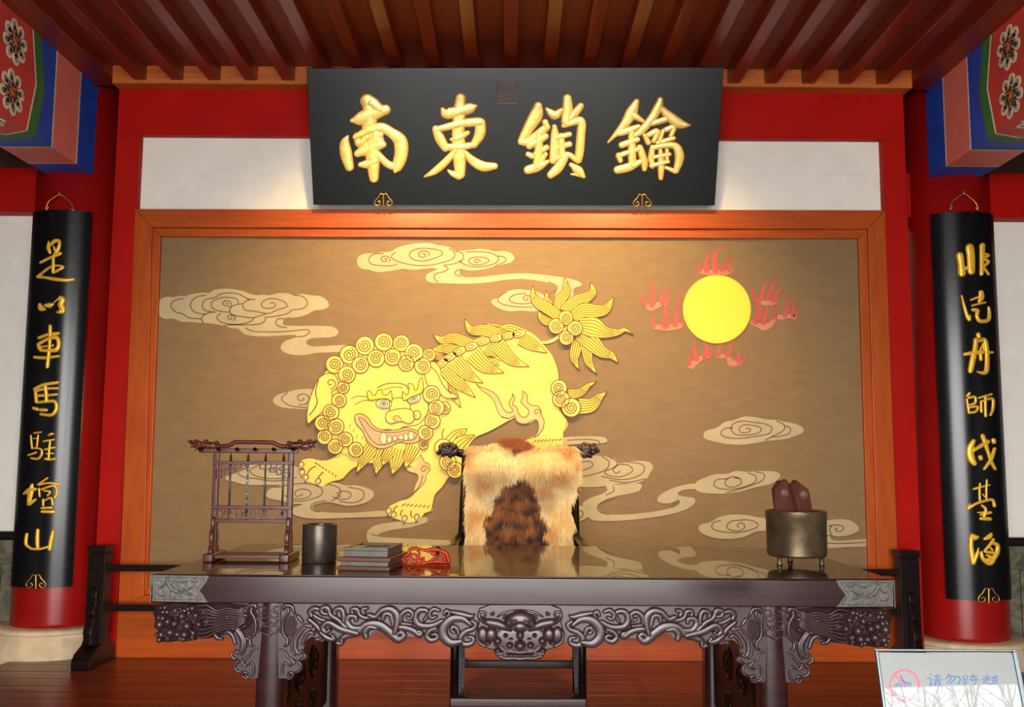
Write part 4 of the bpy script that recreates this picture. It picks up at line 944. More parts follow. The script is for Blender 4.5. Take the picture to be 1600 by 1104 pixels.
# corner plates
def plate(mirror):
    mb = MB(); s = lambda x, y: SD(x, y + 3.5)
    ol = [(238.8, 894.5), (327, 895.5), (323, 905), (316, 914), (312, 919), (318, 926), (323, 934), (326.5, 937), (238.8, 935)]
    mb.fill(s, ol, 0.0005, 0.003)
    mb.stroke(s, [(242, 898, .8), (320, 899, .8), (314, 909, .8), (308, 918, .8), (314, 928, .8), (318, 933, .8), (242, 932, .8), (242, 898, .8)], 0.002, 0.003, smooth=False, hf=.003)
    for st in ([(250, 915, 1.2), (258, 910, 2), (262, 902, 2.2), (264, 896.5, 1.4)], [(262, 902, 2.2), (266, 912, 3), (274, 919, 3.2), (284, 921, 2.4), (296, 916, 1.8), (303, 912, 1)], [(268, 916, 1.6), (266, 926, 1.4), (268, 931, 1)], [(281, 921, 1.6), (285, 929, 1.2)], [(286, 915, 1.2), (292, 922, 2), (300, 925, 1.6)],
               [(246, 922, 1), (250, 927, 1.4), (258, 926, 1)], [(274, 903, 1), (284, 906, 1.2), (294, 903, 1)], [(298, 903, 1), (306, 906, 1.2), (310, 902, .8)]):
        mb.stroke(s, st, 0.006, 0.003, hf=.0035)
    mb.hexa([D(-.003, -.003, ZT_ - TH + .002), D(0.0005, -.003, ZT_ - TH + .002), D(0.0005, .2, ZT_ - TH + .002), D(-.003, .2, ZT_ - TH + .002), D(-.003, -.003, ZT_ - .003), D(0.0005, -.003, ZT_ - .003), D(0.0005, .2, ZT_ - .003), D(-.003, .2, ZT_ - .003)])
    if mirror: mb.mirror(CEN, U, keep=False)
    mb.build('corner_plate', MPEWTER, desk, smooth=False)
plate(False); plate(True)
# legs
LU = (SA(421, 1010)[0] - D(0, 0, 0)).dot(U); LV = VA + 0.045
HW = 0.047
def rleg(u, v, name='leg'):
    mb = MB(); c = D(u, v, 0); pr = []
    for (x, y) in ((-1, -.72), (-.72, -1), (-.3, -1.12), (.3, -1.12), (.72, -1), (1, -.72), (1, 1), (-1, 1)):
        pr.append(U * (x * HW) + V * (y * HW))
    n = len(pr); zs = (0.0, ZT_ - TH)
    vs = [Vector((c.x, c.y, z)) + p * (1.0 if z > .1 else 1.06) for z in zs for p in pr]
    mb.add(vs, [(i, (i + 1) % n, n + (i + 1) % n, n + i) for i in range(n)] + [tuple(range(n)), tuple(range(n, 2 * n))])
    return mb.build(name, MROSE, desk, bevel=.006)
for u in (LU, LEN - LU):
    lg = rleg(u, LV); rleg(u, DEP - .07)
    # carved head of the front leg
    mb = MB(); sl_ = PlaneS(D(0, LV - HW * 1.13, 0), -V)
    x0 = 421
    for sg in (-1, 1):
        for st in ([(x0 + sg * 17, 946, .9), (x0 + sg * 17, 988, .9)], [(x0 + sg * 14, 948, 1), (x0 + sg * 8, 948, 1.2), (x0 + sg * 7, 953, 1), (x0 + sg * 12, 955, 1)], [(x0, 951, 1.6), (x0 + sg * 5, 956, 1.2), (x0 + sg * 13, 959, 1.2)],
                   [(x0 + sg * 2, 962, 1.2), (x0 + sg * 7, 965, 1.4), (x0 + sg * 13, 963, 1.2)], [(x0 + sg * 13, 968, 1.2), (x0 + sg * 9, 974, 1.4), (x0 + sg * 3, 972, 1.2)], [(x0 + sg * 3, 979, 1), (x0 + sg * 8, 977, 1.2), (x0 + sg * 13, 980, 1.4), (x0 + sg * 13, 987, 1), (x0 + sg * 6, 990, 1.4), (x0, 993, 1)]):
            mb.stroke(sl_, st, 0.005, hf=.003)
    for y in (962, 974, 985): mb.bump(sl_, x0, y, 2.6, 2.6, .006)
    if u != LU: mb.mirror(CEN, U, keep=False)
    mb.build('leg_carving', MCARVE, desk, smooth=True)
# closed carved sides between front and rear legs
for u in (LU, LEN - LU):
    sg = 1 if u == LU else -1
    mb = dbox(MB(), u - .015, u + .015, LV + HW, DEP - .11, 0.10, ZT_ - TH)
    s_ = mb.build('side_panel', MEBONY, desk, bevel=.004)
    t = MB()
    ss = lambda a, b, u=u, sg=sg: (D(u + sg * .0155, a, b), U * sg)
    for k in range(3):
        va = LV + .14 + k * .26
        t.stroke(ss, spiral(va, .36, .08, 1.8, .012), .008, hf=.6); t.stroke(ss, spiral(va, .18, .05, 1.6, .009, 2), .008, hf=.6)
    t.build('side_carving', MEBONY, s_, smooth=True)
# ---- brackets beside the legs (left one drawn, then mirrored about the leg and the desk centre)
tb = lambda p: T(230, 930, .13587, p)
def bracket():
    b = MB()
    b.fill(SA, spl(tb([(740, 30), (1345, 30), (1315, 500), (1275, 945)]), 1) + spl(tb([(1240, 948), (1130, 945), (1092, 890), (1035, 870), (1010, 830), (1020, 775), (1050, 735), (990, 728), (960, 700), (970, 655), (1010, 630), (1005, 570), (975, 500), (920, 462), (870, 480), (855, 508), (800, 515), (755, 480)]), 2), -.018, .022)
    base = b
    r = MB()
    st = [[(1000, 350, 14), (1060, 420, 28), (1105, 500, 32), (1100, 600, 26), (1060, 650, 20), (1030, 620, 14)], [(960, 340, 22), (1010, 330, 18), (1080, 400, 16), (1135, 500, 18), (1135, 590, 16), (1100, 670, 14)],
          [(1130, 200, 12), (1150, 150, 18), (1180, 110, 20), (1250, 105, 24), (1262, 150, 14)], [(1215, 130, 14), (1205, 180, 16), (1245, 250, 16), (1262, 340, 16), (1240, 440, 16), (1195, 490, 14), (1200, 560, 18), (1230, 570, 10)], [(1180, 500, 12), (1150, 480, 12)],
          [(1275, 605, 8), (1210, 635, 10), (1180, 690, 12), (1145, 710, 14), (1120, 750, 16)], [(1150, 800, 12), (1110, 770, 16), (1100, 730, 12)], [(1180, 780, 12), (1210, 765, 12), (1235, 800, 12), (1228, 900, 12), (1180, 930, 12), (1140, 905, 12)],
          [(1165, 890, 12), (1135, 870, 16), (1105, 890, 14), (1120, 930, 12), (1160, 945, 12)], [(1060, 740, 12), (1030, 770, 14), (1020, 820, 14), (1050, 860, 14), (1090, 870, 10)], [(1030, 720, 16), (990, 700, 18), (985, 660, 14), (1020, 650, 12)], [(870, 490, 20), (820, 480, 22), (790, 440, 18), (760, 430, 12)], [(900, 430, 16), (940, 410, 22), (990, 450, 22), (1020, 540, 20)],
          [(1040, 290, 16), (1070, 250, 20), (1100, 220, 16)], [(930, 345, 20), (960, 310, 14)]]
    for s_ in st: r.stroke(SA, [(p[0], p[1], p[2] * 1.05) for p in tb(s_)], 0.008, 0.011, hf=.0034, plateau=True, skirt=.008)
    for (x, y) in ((1045, 765), (940, 400), (1085, 230), (1050, 270), (890, 405)): r.bump(SA, *tb([(x, y)])[0], 3, 3, .014)
    for i in range(8):
        for j in range(11):
            x = 1105 + i * 18 + (9 if j % 2 else 0); y = 235 + j * 22
            if ((x - 1170) / 75) ** 2 + ((y - 350) / 130) ** 2 < 1: r.bump(SA, *tb([(x, y)])[0], 1.35, 1.6, .006, n=6, off=.004)
    return base, r
base, rel = bracket()
def variants(mb):
    for a in (0, 1):
        for b in (0, 1):
            n = MB(); n.v = list(mb.v); n.f = list(mb.f)
            if a: n.mirror(D(LU, 0, 0), U, keep=False)
            if b: n.mirror(CEN, U, keep=False)
            yield n
for nb, nr in zip(variants(base), variants(rel)):
    o = nb.build('bracket', MCARVE, desk)
    nr.build('bracket_scrolls', MCARVE, o, smooth=True)
# ---- apron with vine scrolls
ta = lambda p: T(380, 900, .275, p)
ap = MB(); ap.fill(SA, ta([(235, 120), (1420, 120), (1420, 330), (1350, 350), (1310, 385), (1280, 392), (1240, 385), (1180, 392), (1130, 365), (1100, 362), (1080, 368), (1045, 350), (1010, 345), (930, 340), (915, 360), (890, 366), (860, 352), (820, 318), (780, 306), (735, 316), (725, 340), (700, 348), (680, 330), (640, 335), (590, 350), (575, 378), (550, 384), (535, 360), (500, 360), (440, 330), (380, 300), (330, 330), (235, 300)]), -.014, .016)
ap.mirror(CEN, U)
apo = ap.build('apron', MCARVE, desk)
vines = [
 [(545, 375, 14), (560, 352, 17), (600, 330, 20), (650, 315, 22), (700, 275, 24), (770, 272, 27), (830, 310, 26), (880, 355, 22), (915, 335, 17), (900, 312, 14), (880, 325, 12)],
 [(700, 338, 16), (695, 310, 20), (720, 285, 18), (760, 290, 12)], [(565, 355, 12), (560, 378, 14), (540, 372, 12)],
 [(495, 300, 12), (475, 312, 14), (455, 285, 17), (490, 258, 18), (560, 295, 20), (650, 318, 16)],
 [(680, 290, 16), (620, 290, 20), (590, 255, 22), (605, 225, 18), (640, 225, 14), (645, 245, 12)],
 [(480, 210, 12), (455, 205, 14), (450, 180, 16), (485, 175, 15), (500, 215, 14), (545, 245, 15), (590, 290, 14)],
 [(525, 210, 12), (525, 188, 14), (560, 180, 15), (575, 215, 15), (575, 250, 12)], [(395, 220, 12), (385, 195, 16), (410, 178, 15), (435, 182, 12)], [(400, 215, 12), (440, 240, 14), (480, 250, 12)],
 [(625, 205, 11), (620, 185, 13), (650, 182, 14), (665, 215, 13), (700, 232, 14), (760, 225, 14)], [(690, 205, 12), (680, 185, 14), (705, 178, 12)],
 [(720, 215, 14), (755, 225, 16), (790, 190, 17), (840, 182, 20), (875, 215, 22), (875, 270, 18), (862, 315, 13)],
 [(795, 240, 13), (805, 212, 16), (838, 212, 16), (848, 245, 14), (860, 290, 11)], [(860, 292, 13), (900, 285, 17), (960, 300, 19), (1005, 330, 18), (1010, 312, 14), (990, 308, 11)],
 [(895, 255, 12), (900, 215, 17), (935, 190, 16), (965, 205, 13), (955, 235, 11), (935, 228, 9)], [(905, 262, 11), (960, 268, 9)],
 [(1030, 245, 11), (1050, 215, 13), (1040, 190, 15), (1000, 192, 18), (978, 230, 20), (1000, 272, 20), (1070, 278, 18), (1130, 250, 15)],
 [(1095, 225, 11), (1070, 232, 13), (1060, 205, 14), (1085, 182, 14), (1115, 190, 11)], [(1100, 290, 11), (1060, 305, 14), (1045, 335, 16), (1070, 358, 17), (1105, 345, 14), (1095, 322, 11), (1075, 328, 9)],
 [(1290, 265, 14), (1245, 235, 20), (1185, 240, 25), (1140, 285, 27), (1140, 335, 27), (1180, 372, 25), (1235, 365, 17)],
 [(1225, 325, 11), (1215, 292, 13), (1190, 282, 12), (1185, 305, 12), (1205, 315, 9)], [(1300, 250, 12), (1322, 265, 13), (1310, 292, 14), (1265, 310, 18), (1235, 345, 19), (1255, 382, 18), (1300, 375, 16), (1308, 345, 13), (1280, 338, 10)],
 [(1145, 210, 11), (1155, 190, 12), (1175, 205, 11), (1160, 222, 9)], [(1180, 195, 9), (1240, 210, 17), (1290, 222, 15), (1310, 215, 8)], [(1270, 235, 10), (1300, 228, 10), (1300, 250, 8)], [(430, 300, 14), (480, 345, 17), (520, 352, 13), (510, 330, 10)], [(380, 240, 13), (420, 275, 15), (440, 300, 13)]]
vm = MB()
for i, s_ in enumerate(vines): vm.stroke(SA, [(p[0], p[1], p[2] * 1.02) for p in ta(s_)], 0.009, 0.012 + .0022 * (i % 4), n=6, hf=.0036, plateau=True, skirt=.012)
vm.build('vine_scrolls', MCARVE, apo, smooth=True)
vm.mirror(CEN, U, keep=False)
vm.build('vine_scrolls', MCARVE, apo, smooth=True)
# ---- lion mask
tm_ = lambda p: T(720, 935, .11875, p)
CM = [SA(812.6, 970)[0]]
mk = MB(); half = [(780, 70), (370, 70), (240, 120), (218, 220), (240, 300), (215, 380), (190, 470), (215, 560), (280, 610), (350, 640), (430, 665), (470, 740), (520, 785), (640, 782), (780, 800)]
full = half + [(1560 - x, y) for x, y in reversed(half[1:-1])]
mk.fill(SA, tm_(full), -.01, .03)
mask = mk.build('lion_mask', MCARVE, desk, bevel=.006)
f = MB(); zo = .018
def both(fn):
    for sg in (0, 1): fn(lambda x: 1560 - x if sg else x)
def bmp(x, y, rx, ry, h, rot=0): 
    (px, py), = tm_([(x, y)]); f.bump(SA, px, py, rx * .11875, ry * .11875, h * .42, rot, 16, zo)
bmp(780, 520, 380, 230, .02); bmp(780, 270, 210, 140, .06); bmp(780, 340, 130, 90, .08); bmp(780, 450, 55, 80, .095); bmp(780, 585, 78, 72, .105)
def side(X):
    S_ = lambda pts, h=.03, z=zo: f.stroke(SA, tm_([(X(p[0]), p[1], p[2]) for p in pts]), h * .55, z, hf=.0042, plateau=True)
    sg = 1 if X(0) == 0 else -1
    S_([(655, 390, 30), (520, 325, 62), (390, 295, 58), (290, 265, 34), (245, 215, 22), (265, 165, 20), (320, 165, 18), (325, 215, 16), (290, 218, 12)], .045)
    S_([(560, 250, 14), (600, 190, 20), (690, 160, 22), (780, 150, 22)], .03); S_([(480, 225, 12), (540, 190, 20), (640, 148, 16), (780, 135, 12)], .022); S_([(400, 190, 18), (430, 170, 22), (425, 205, 14)])
    for (x, y) in ((635, 285), (705, 265), (700, 355)): f.stroke(SA, [(p[0], p[1], 1.0) for p in spiral(*tm_([(X(x), y)])[0], 3.6, 1.4, 1, 0, sg)], .008, zo + .034)
    bmp(X(290), 460, 85, 120, .035); bmp(X(400), 450, 90, 105, .05); bmp(X(490), 530, 54, 54, .07); bmp(X(592), 462, 36, 34, .07); bmp(X(592), 462, 17, 17, .085)
    bmp(X(645), 585, 50, 46, .08); bmp(X(660), 505, 30, 20, .06); bmp(X(360), 560, 45, 30, .07); bmp(X(485), 655, 52, 34, .07)
    S_([(520, 610, 16), (560, 655, 20), (620, 665, 18), (690, 655, 14)], .035); S_([(560, 690, 18), (640, 678, 18), (780, 690, 20)], .032); S_([(600, 520, 12), (565, 575, 14), (590, 630, 12)], .03)
    S_([(500, 735, 18), (600, 765, 24), (700, 762, 24), (780, 772, 26)], .035); S_([(530, 690, 10), (560, 720, 14), (575, 760, 8)], .04); S_([(230, 420, 20), (215, 480, 20), (245, 560, 20), (330, 610, 20)], .02); S_([(340, 380, 14), (330, 450, 14), (370, 520, 12), (400, 570, 10), (350, 575, 10)], .04)
both(side)
f.build('mask_features', MCARVE, mask, smooth=True)
t_ = MB()
for k in range(9): 
    x = 620 + k * 40; t_.fill(SA, tm_([(x - 17, 702), (x + 17, 702), (x + 15, 735), (x - 15, 735)]), zo, .03)
t_.build('mask_teeth', MCARVE, mask, bevel=.003)
# ---- dragon heads carved at both ends of the frame
def dragon(mirror):
    mb = MB(); s = SA; px = 3.55 / 1530
    P0 = lambda x, y, d: s(x, y)[0] - V * d
    mb.fill(s, spl([(262, 943), (396, 945), (392, 978), (368, 986), (345, 992), (318, 996), (270, 990)], 2, True), -.03, .046)
    mb.fill(s, spl([(250, 943), (312, 944), (316, 970), (312, 996), (285, 998), (258, 999), (252, 980), (248, 965)], 2, True), -.03, .065)
    rnd = random.Random(4)
    for k in range(34):
        x = rnd.uniform(315, 385); y = rnd.uniform(947, 993 - (x - 315) * .22)
        mb.bump(s, x, y, rnd.uniform(5, 9), rnd.uniform(2.2, 3.6), rnd.uniform(.006, .013), rnd.uniform(-.5, .4), 10, .014)
    for k in range(46):
        x = rnd.uniform(251, 313); y = rnd.uniform(945, 997); r = rnd.uniform(2.2, 5.0)
        mb.bump(s, x, y, r, r * rnd.uniform(.7, 1.1), rnd.uniform(.01, .022), rnd.uniform(0, 3), 10, .033)
    for k in range(9):
        mb.stroke(s, spiral(rnd.uniform(256, 310), rnd.uniform(948, 992), 4.5, 1.2, 1.1, rnd.uniform(0, 6), ry=.9), .014, .036, smooth=False)
    for (x, y, d, r) in ((256, 972, .05, 9), (262, 962, .06, 6), (254, 962, .05, 5), (272, 966, .075, 7), (283, 969, .08, 6.5), (275, 983, .07, 7.5), (286, 986, .07, 6), (297, 986, .07, 7), (301, 973, .07, 8), (293, 958, .07, 6.5), (258, 988, .05, 7), (268, 994, .05, 6), (292, 995, .05, 5),
                         (267, 953, .05, 5.5), (280, 950, .055, 5), (306, 947, .05, 6), (312, 958, .055, 6), (308, 985, .055, 6), (262, 947, .04, 5), (316, 972, .05, 6)):
        mb.ell(P0(x, y, d - .016), (r * px, r * px * 1.2, r * px), 10, 7)
    for st in ([(258, 976, 1.6), (266, 980, 2), (278, 978, 2), (290, 980, 1.6)], [(262, 986, 1.4), (272, 989, 1.8), (284, 992, 1.6), (298, 991, 1.4)], [(300, 962, 1.6), (297, 952, 2), (304, 944, 2), (311, 943, 1.6)], [(299, 957, 1.4), (302, 966, 1.8), (308, 962, 1.4)], [(276, 975, 1.2), (284, 972, 1.6), (290, 976, 1.2)], [(256, 956, 1.3), (266, 954, 1.8), (272, 958, 1.2)]):
        mb.stroke(s, st, .016, .022, hf=.007)
    for k in range(9):
        y = 946 + k * 6; y2 = 950 + k * 4.0
        mb.stroke(s, [(308 + 2 * (k % 2), y, 2.2), (326, y - 2.5 + k * .1, 2.8), (342, y2 + 2, 2.8), (358, y2 - 2, 2.6), (374, y2 + 1 - k * .8, 2.2), (386, 947 + k * 2.6, 1.0)], .012, .016, hf=.006)
    if mirror: mb.mirror(CEN, U, keep=False)
    mb.build('dragon_head', MCARVE, desk, smooth=True)
dragon(False); dragon(True)
# ================================================================== LOW RACK BEHIND THE DESK
YR = 5.80
rack = empty('low_rack', (0, YR, 0), 'low blackish wooden rack with two stepped posts and two long rails, behind the desk', 'rack')
xl0, xl1 = at(144, 860, YR).x, at(171, 860, YR).x; xr0, xr1 = at(1401, 880, YR).x, at(1431, 880, YR).x
zt = at(157, 851, YR).z
for side, (x0, x1) in ((-1, (xl0, xl1)), (1, (xr0, xr1))):
    p = MB().box(x0, x1, YR - .05, YR + .05, 0.05, zt - .045).box(x0 - .006, x1 + .006, YR - .056, YR + .056, zt - .04, zt).box(x0 + .006, x1 - .006, YR - .044, YR + .044, zt - .05, zt - .038)
    p.build('post', MEBONY, rack, bevel=.004)
    MB().add([(x, y, z) for x in (x0 - .004, x1 + .004) for (y, z) in ((YR - .2, 0), (YR - .2, .05), (YR - .17, .085), (YR - .08, .12), (YR + .08, .12), (YR + .13, .09), (YR + .15, .05), (YR + .15, 0))],
             [tuple(range(8)), tuple(range(8, 16))] + [(i, (i + 1) % 8, 8 + (i + 1) % 8, 8 + i) for i in range(8)]).build('foot', MEBONY, rack, bevel=.006)
    for sg in (-1, 1):
        prof = [(.05, .45), (.07, .44), (.085, .40), (.075, .37), (.095, .35), (.11, .30), (.095, .27), (.115, .25), (.135, .20), (.125, .16), (.15, .13), (.05, .10)]
        if sg > 0: prof = [(a * .9, b) for a, b in prof]
        m = len(prof); xm = (x0 + x1) / 2
        mb = MB().add([(x, YR + sg * a, b) for x in (xm - .026, xm + .026) for a, b in prof], [tuple(range(m)), tuple(range(m, 2 * m))] + [(i, (i + 1) % m, m + (i + 1) % m, m + i) for i in range(m)])
        mb.build('cloud_brace', MEBONY, rack, bevel=.008)
for py in (886.5, 948.5):
    z = at(200, py, YR).z
    MB().box(xl1 - .01, xr0 + .01, YR - .02, YR + .02, z - .019, z + .019).build('rail', MEBONY, rack, bevel=.003)

# ================================================================== ARMCHAIR AND FUR
YBK, YFR = 5.30, 4.84
chair = empty('armchair', (at(811, 1000, 5.05).x, 5.05, 0), 'dark wooden armchair with carved crest ends, standing behind the desk under the fur', 'chair')
def post(mb, a, b, r, n=10): mb.tube([a, b], r, n)
pl0, pl1 = at(727.5, 702, YBK), at(722, 860, YBK); pr0, pr1 = at(898, 704, YBK), at(897, 860, YBK)
xlr, xrr = pl1.x - .01, pr1.x + .01
for a, b in ((pl0, Vector((xlr, YBK - .03, .5))), (pr0, Vector((xrr, YBK - .03, .5)))):
    MB().tube([Vector((b.x, YBK - .05, 0)), b, a], [.022, .024, .019], 10).build('back_post', MEBONY, chair, smooth=True)
xlf, xrf = at(710.5, 1060, YFR).x, at(909, 1060, YFR).x
zfr = .76
for x in (xlf, xrf):
    MB().tube([(x, YFR, 0), (x, YFR, .3), (x, YFR, .52)], [.024, .022, .022], 14).build('front_leg', MEBONY, chair, smooth=True)
    MB().tube([(x, YFR, .5), (x, YFR, zfr)], .02, 10).build('arm_post', MEBONY, chair, smooth=True)
for x, xb in ((xlf, xlr), (xrf, xrr)):
    sg = -1 if x < 0 and x == xlf else 1
    MB().tube([(xb, YBK, .80), (xb + sg * .02, YBK - .2, .775), (x + sg * .01, YFR + .02, .765), (x + sg * .035, YFR - .05, .77)], [.02, .022, .024, .02], 10).build('arm', MEBONY, chair, smooth=True)
MB().box(xlf - .03, xrf + .03, YFR - .03, YBK - .03, .46, .52).build('seat', MEBONY, chair, bevel=.01)
z1 = at(811, 1037, YBK - .05).z
MB().box(xlr, xrr, YBK - .065, YBK - .035, z1 - .018, z1 + .018).build('stretcher', MEBONY, chair, bevel=.004)
for x, xb in ((xlf, xlr), (xrf, xrr)):
    MB().hexa([(x - .014, YFR, .11), (x + .014, YFR, .11), (xb + .014, YBK - .05, .11), (xb - .014, YBK - .05, .11), (x - .014, YFR, .15), (x + .014, YFR, .15), (xb + .014, YBK - .05, .15), (xb - .014, YBK - .05, .15)]).build('stretcher', MEBONY, chair, bevel=.004)
zf = at(811, 1097, YFR - .03).z
MB().box(xlf - .02, xrf + .02, YFR - .05, YFR + .05, zf - .02, zf + .022).build('footrest', MROSE, chair, bevel=.006)
MB().box(xlf + .02, xrf - .02, YFR - .01, YFR + .01, .0, zf - .02).build('lower_apron', MEBONY, chair)
SCH = PlaneS((0, YFR - .012, 0), (0, -1, 0))
tq = lambda p: T(690, 980, .15, p)
for mir in (0, 1):
    f = (lambda q: [(1622.5 - p[0],) + tuple(p[1:]) for p in q]) if mir else (lambda q: q)
    mb = MB(); mb.fill(SCH, f(tq([(185, 150), (245, 150), (243, 330), (232, 660), (222, 705), (175, 705), (180, 330)])), -.012, .014)
    o = mb.build('spandrel', MEBONY, chair)
    s_ = MB()
    for st in ([(205, 180, 5), (207, 300, 5)], [(228, 180, 5), (230, 300, 6), (248, 325, 8), (270, 320, 6)], [(215, 640, 8), (222, 668, 14), (200, 700, 14), (190, 680, 8)], [(240, 700, 14), (262, 690, 12), (262, 672, 8)]):
        s_.stroke(SCH, f(tq(st)), .012, 0, hf=.004)
    for (x, y) in ((214, 378), (208, 420), (204, 496), (200, 575), (198, 625)): s_.bump(SCH, *f(tq([(x, y)]))[0], 1.1, 1.1, .006, n=8)
    s_.build('spandrel_carving', MEBONY, o, smooth=True)
# back panel and crest
MB().hexa([Vector((xlr + .03, YBK - .03, .52)), Vector((xrr - .03, YBK - .03, .52)), Vector((xrr - .03, YBK - .0, .52)), Vector((xlr + .03, YBK - .0, .52)),
           pl0 + Vector((.03, -.01, -.02)), pr0 + Vector((-.03, -.01, -.02)), pr0 + Vector((-.03, .02, -.02)), pl0 + Vector((.03, .02, -.02))]).build('back_panel', MEBONY, chair)
cl, cr_ = at(706, 703, YBK), at(912, 704, YBK)
MB().tube([cl, at(726, 710, YBK), at(760, 712, YBK), at(811, 706, YBK), at(866, 712, YBK), at(894, 711, YBK), cr_], [.024, .022, .022, .026, .022, .022, .024], 10).build('crest_rail', MEBONY, chair, smooth=True)
random.seed(5)
for (cx_, cy_) in ((699, 702.5), (919, 703.5)):
    mb = MB(); c = at(cx_, cy_, YBK)
    mb.ell(c, (.048, .04, .034), 12, 8)
    for k in range(34):
        a, b = random.uniform(0, 2 * pi), random.uniform(-.9, .9); rr = sqrt(1 - b * b)
        d = Vector((rr * cos(a) * .052, -abs(rr * sin(a)) * .046, b * .036))
        r = random.uniform(.009, .016); mb.ell(c + d, (r, r, r), 8, 5)
    for k in range(4):
        sp = spiral(cx_ + random.uniform(-7, 7), cy_ + random.uniform(-5, 5), 4, 1.3, 1.0, random.uniform(0, 6))
        mb.stroke(PlaneS((0, YBK - .05, 0), (0, -1, 0)), sp, .01, 0, smooth=False)
    mb.build('crest_finial', MCARVE, chair, smooth=True)

# ---- fur: a shaped hide plus strands
tf = lambda x, y: (660 + x * .19934, 660 + y * .19934)
hide_out = [(345, 200), (370, 178), (450, 182), (520, 168), (570, 155), (640, 158), (690, 182), (726, 215), (760, 208), (830, 197), (930, 190), (1010, 172), (1090, 165), (1180, 185), (1215, 215), (1222, 320), (1218, 430), (1195, 540), (1165, 610), (1150, 680), (1180, 740), (1190, 790), (1168, 860), (1178, 940), (1190, 1010), (1175, 1200), (350, 1200), (342, 980), (350, 840), (340, 680), (352, 540), (346, 400), (352, 300)]
def inside(x, y, poly):
    c = False; j = len(poly) - 1
    for i in range(len(poly)):
        xi, yi = poly[i]; xj, yj = poly[j]
        if (yi > y) != (yj > y) and x < (xj - xi) * (y - yi) / (yj - yi) + xi: c = not c
        j = i
    return c
dark = [(640, 470), (700, 430), (790, 405), (870, 430), (890, 520), (930, 620), (965, 720), (960, 860), (1000, 1010), (1000, 1200), (470, 1200), (470, 1010), (485, 860), (480, 780), (530, 660), (590, 560)]
def bulge(x, y):
    b = .03
    for (cx_, cy_, rx, ry, h) in ((535, 300, 165, 125, .115), (965, 310, 215, 125, .115), (760, 860, 200, 300, .05), (420, 760, 110, 260, .03), (1080, 760, 110, 280, .03)):
        q = ((x - cx_) / rx) ** 2 + ((y - cy_) / ry) ** 2
        b += h * math.exp(-q * 1.2)
    return b
def nz(x, y, s, o=0.0): return noise.noise(Vector((x / s + o, y / s - o, o * 1.7)))
def furcol(x, y):
    cream = Vector((.78, .52, .20)); pale = Vector((.86, .67, .34)); orange = Vector((.55, .21, .04)); brown = Vector((.19, .052, .010)); blk = Vector((.014, .004, .003))
    c = cream.lerp(pale, max(0, min(1, .5 + 1.2 * nz(x, y, 160))))
    o = 0
    for (cx_, cy_, r) in ((490, 440, 90), (1060, 390, 90), (1130, 230, 60), (360, 240, 60), (1000, 830, 70), (430, 700, 60), (960, 520, 90), (1200, 300, 50)):
        o = max(o, math.exp(-(((x - cx_) ** 2 + (y - cy_) ** 2) / r ** 2)))
    o = max(0, min(1, o * .8 + .35 * nz(x, y, 60, 3)))
    c = c.lerp(orange, o)
    xx, yy = x + 45 * nz(x, y, 70, 5), y + 35 * nz(x, y, 60, 8)
    if inside(x, y, [(630, 140), (780, 140), (880, 190), (800, 205), (750, 235), (722, 275), (712, 240), (680, 200)]): c = Vector((.36, .09, .018)).lerp(Vector((.2, .045, .01)), max(0, min(1, .5 + nz(x, y, 30, 7))))
    if inside(xx, yy, dark):
        st = sin((yy + 60 * ((xx - 740) / 250) ** 2 * 1.0 + 30 * nz(x, y, 80, 2)) / 17.0) * .5 + .5 + nz(x, y, 45, 4) * .9
        if ((xx - 745) / 130) ** 2 + ((yy - 925) / 40) ** 2 < 1 or ((xx - 520) / 50) ** 2 + ((yy - 810) / 50) ** 2 < 1 or ((xx - 870) / 60) ** 2 + ((yy - 645) / 22) ** 2 < 1 or ((xx - 930) / 45) ** 2 + ((yy - 850) / 80) ** 2 < 1: st += .7
        c = brown.lerp(blk, max(0, min(1, st * 1.35 - .3)))
        if nz(x, y, 70, 6) > .25: c = c.lerp(orange, .28)
    return c
MFUR = mat('fur_strands', (1, 1, 1, 1), rough=0.75, attr='fur_colour', sheen=0.2)
def col_attr(o, cols):
    at_ = o.data.color_attributes.new('fur_colour', 'FLOAT_COLOR', 'POINT')
    at_.data.foreach_set('color', [v for c in cols for v in (c[0], c[1], c[2], 1.0)])
# hide: contour rings shrinking to the middle so that the rim rounds back onto the chair
YH = YBK - .01
hide = MB(); hcols = []
NX, NY = 44, 52
gid = {}
for j in range(NY + 1):
    for i in range(NX + 1):
        x = 335 + (1225 - 335) * i / NX; y = 150 + (1200 - 150) * j / NY
        if inside(x, y, hide_out):
            px, py = tf(x, y); gid[(i, j)] = len(hide.v)
            hide.v.append(at(px, py, YH - bulge(x, y))); hcols.append(furcol(x, y) * .8)
nf = len(hide.v)
for (i, j) in list(gid):
    if all(k in gid for k in ((i + 1, j), (i, j + 1), (i + 1, j + 1))):
        hide.f.append((gid[(i, j)], gid[(i + 1, j)], gid[(i + 1, j + 1)], gid[(i, j + 1)]))
pelt = hide.build('fur_pelt', MFUR, origin=at(811, 800, YH), smooth=True)
tag(pelt, 'cream and brown fur pelt with a dark striped middle, draped over the chair back', 'fur')
col_attr(pelt, hcols)
sd = pelt.modifiers.new('thickness', 'SOLIDIFY'); sd.thickness = .012; sd.offset = -1
random.seed(21)
fur = MB(); fcol = []
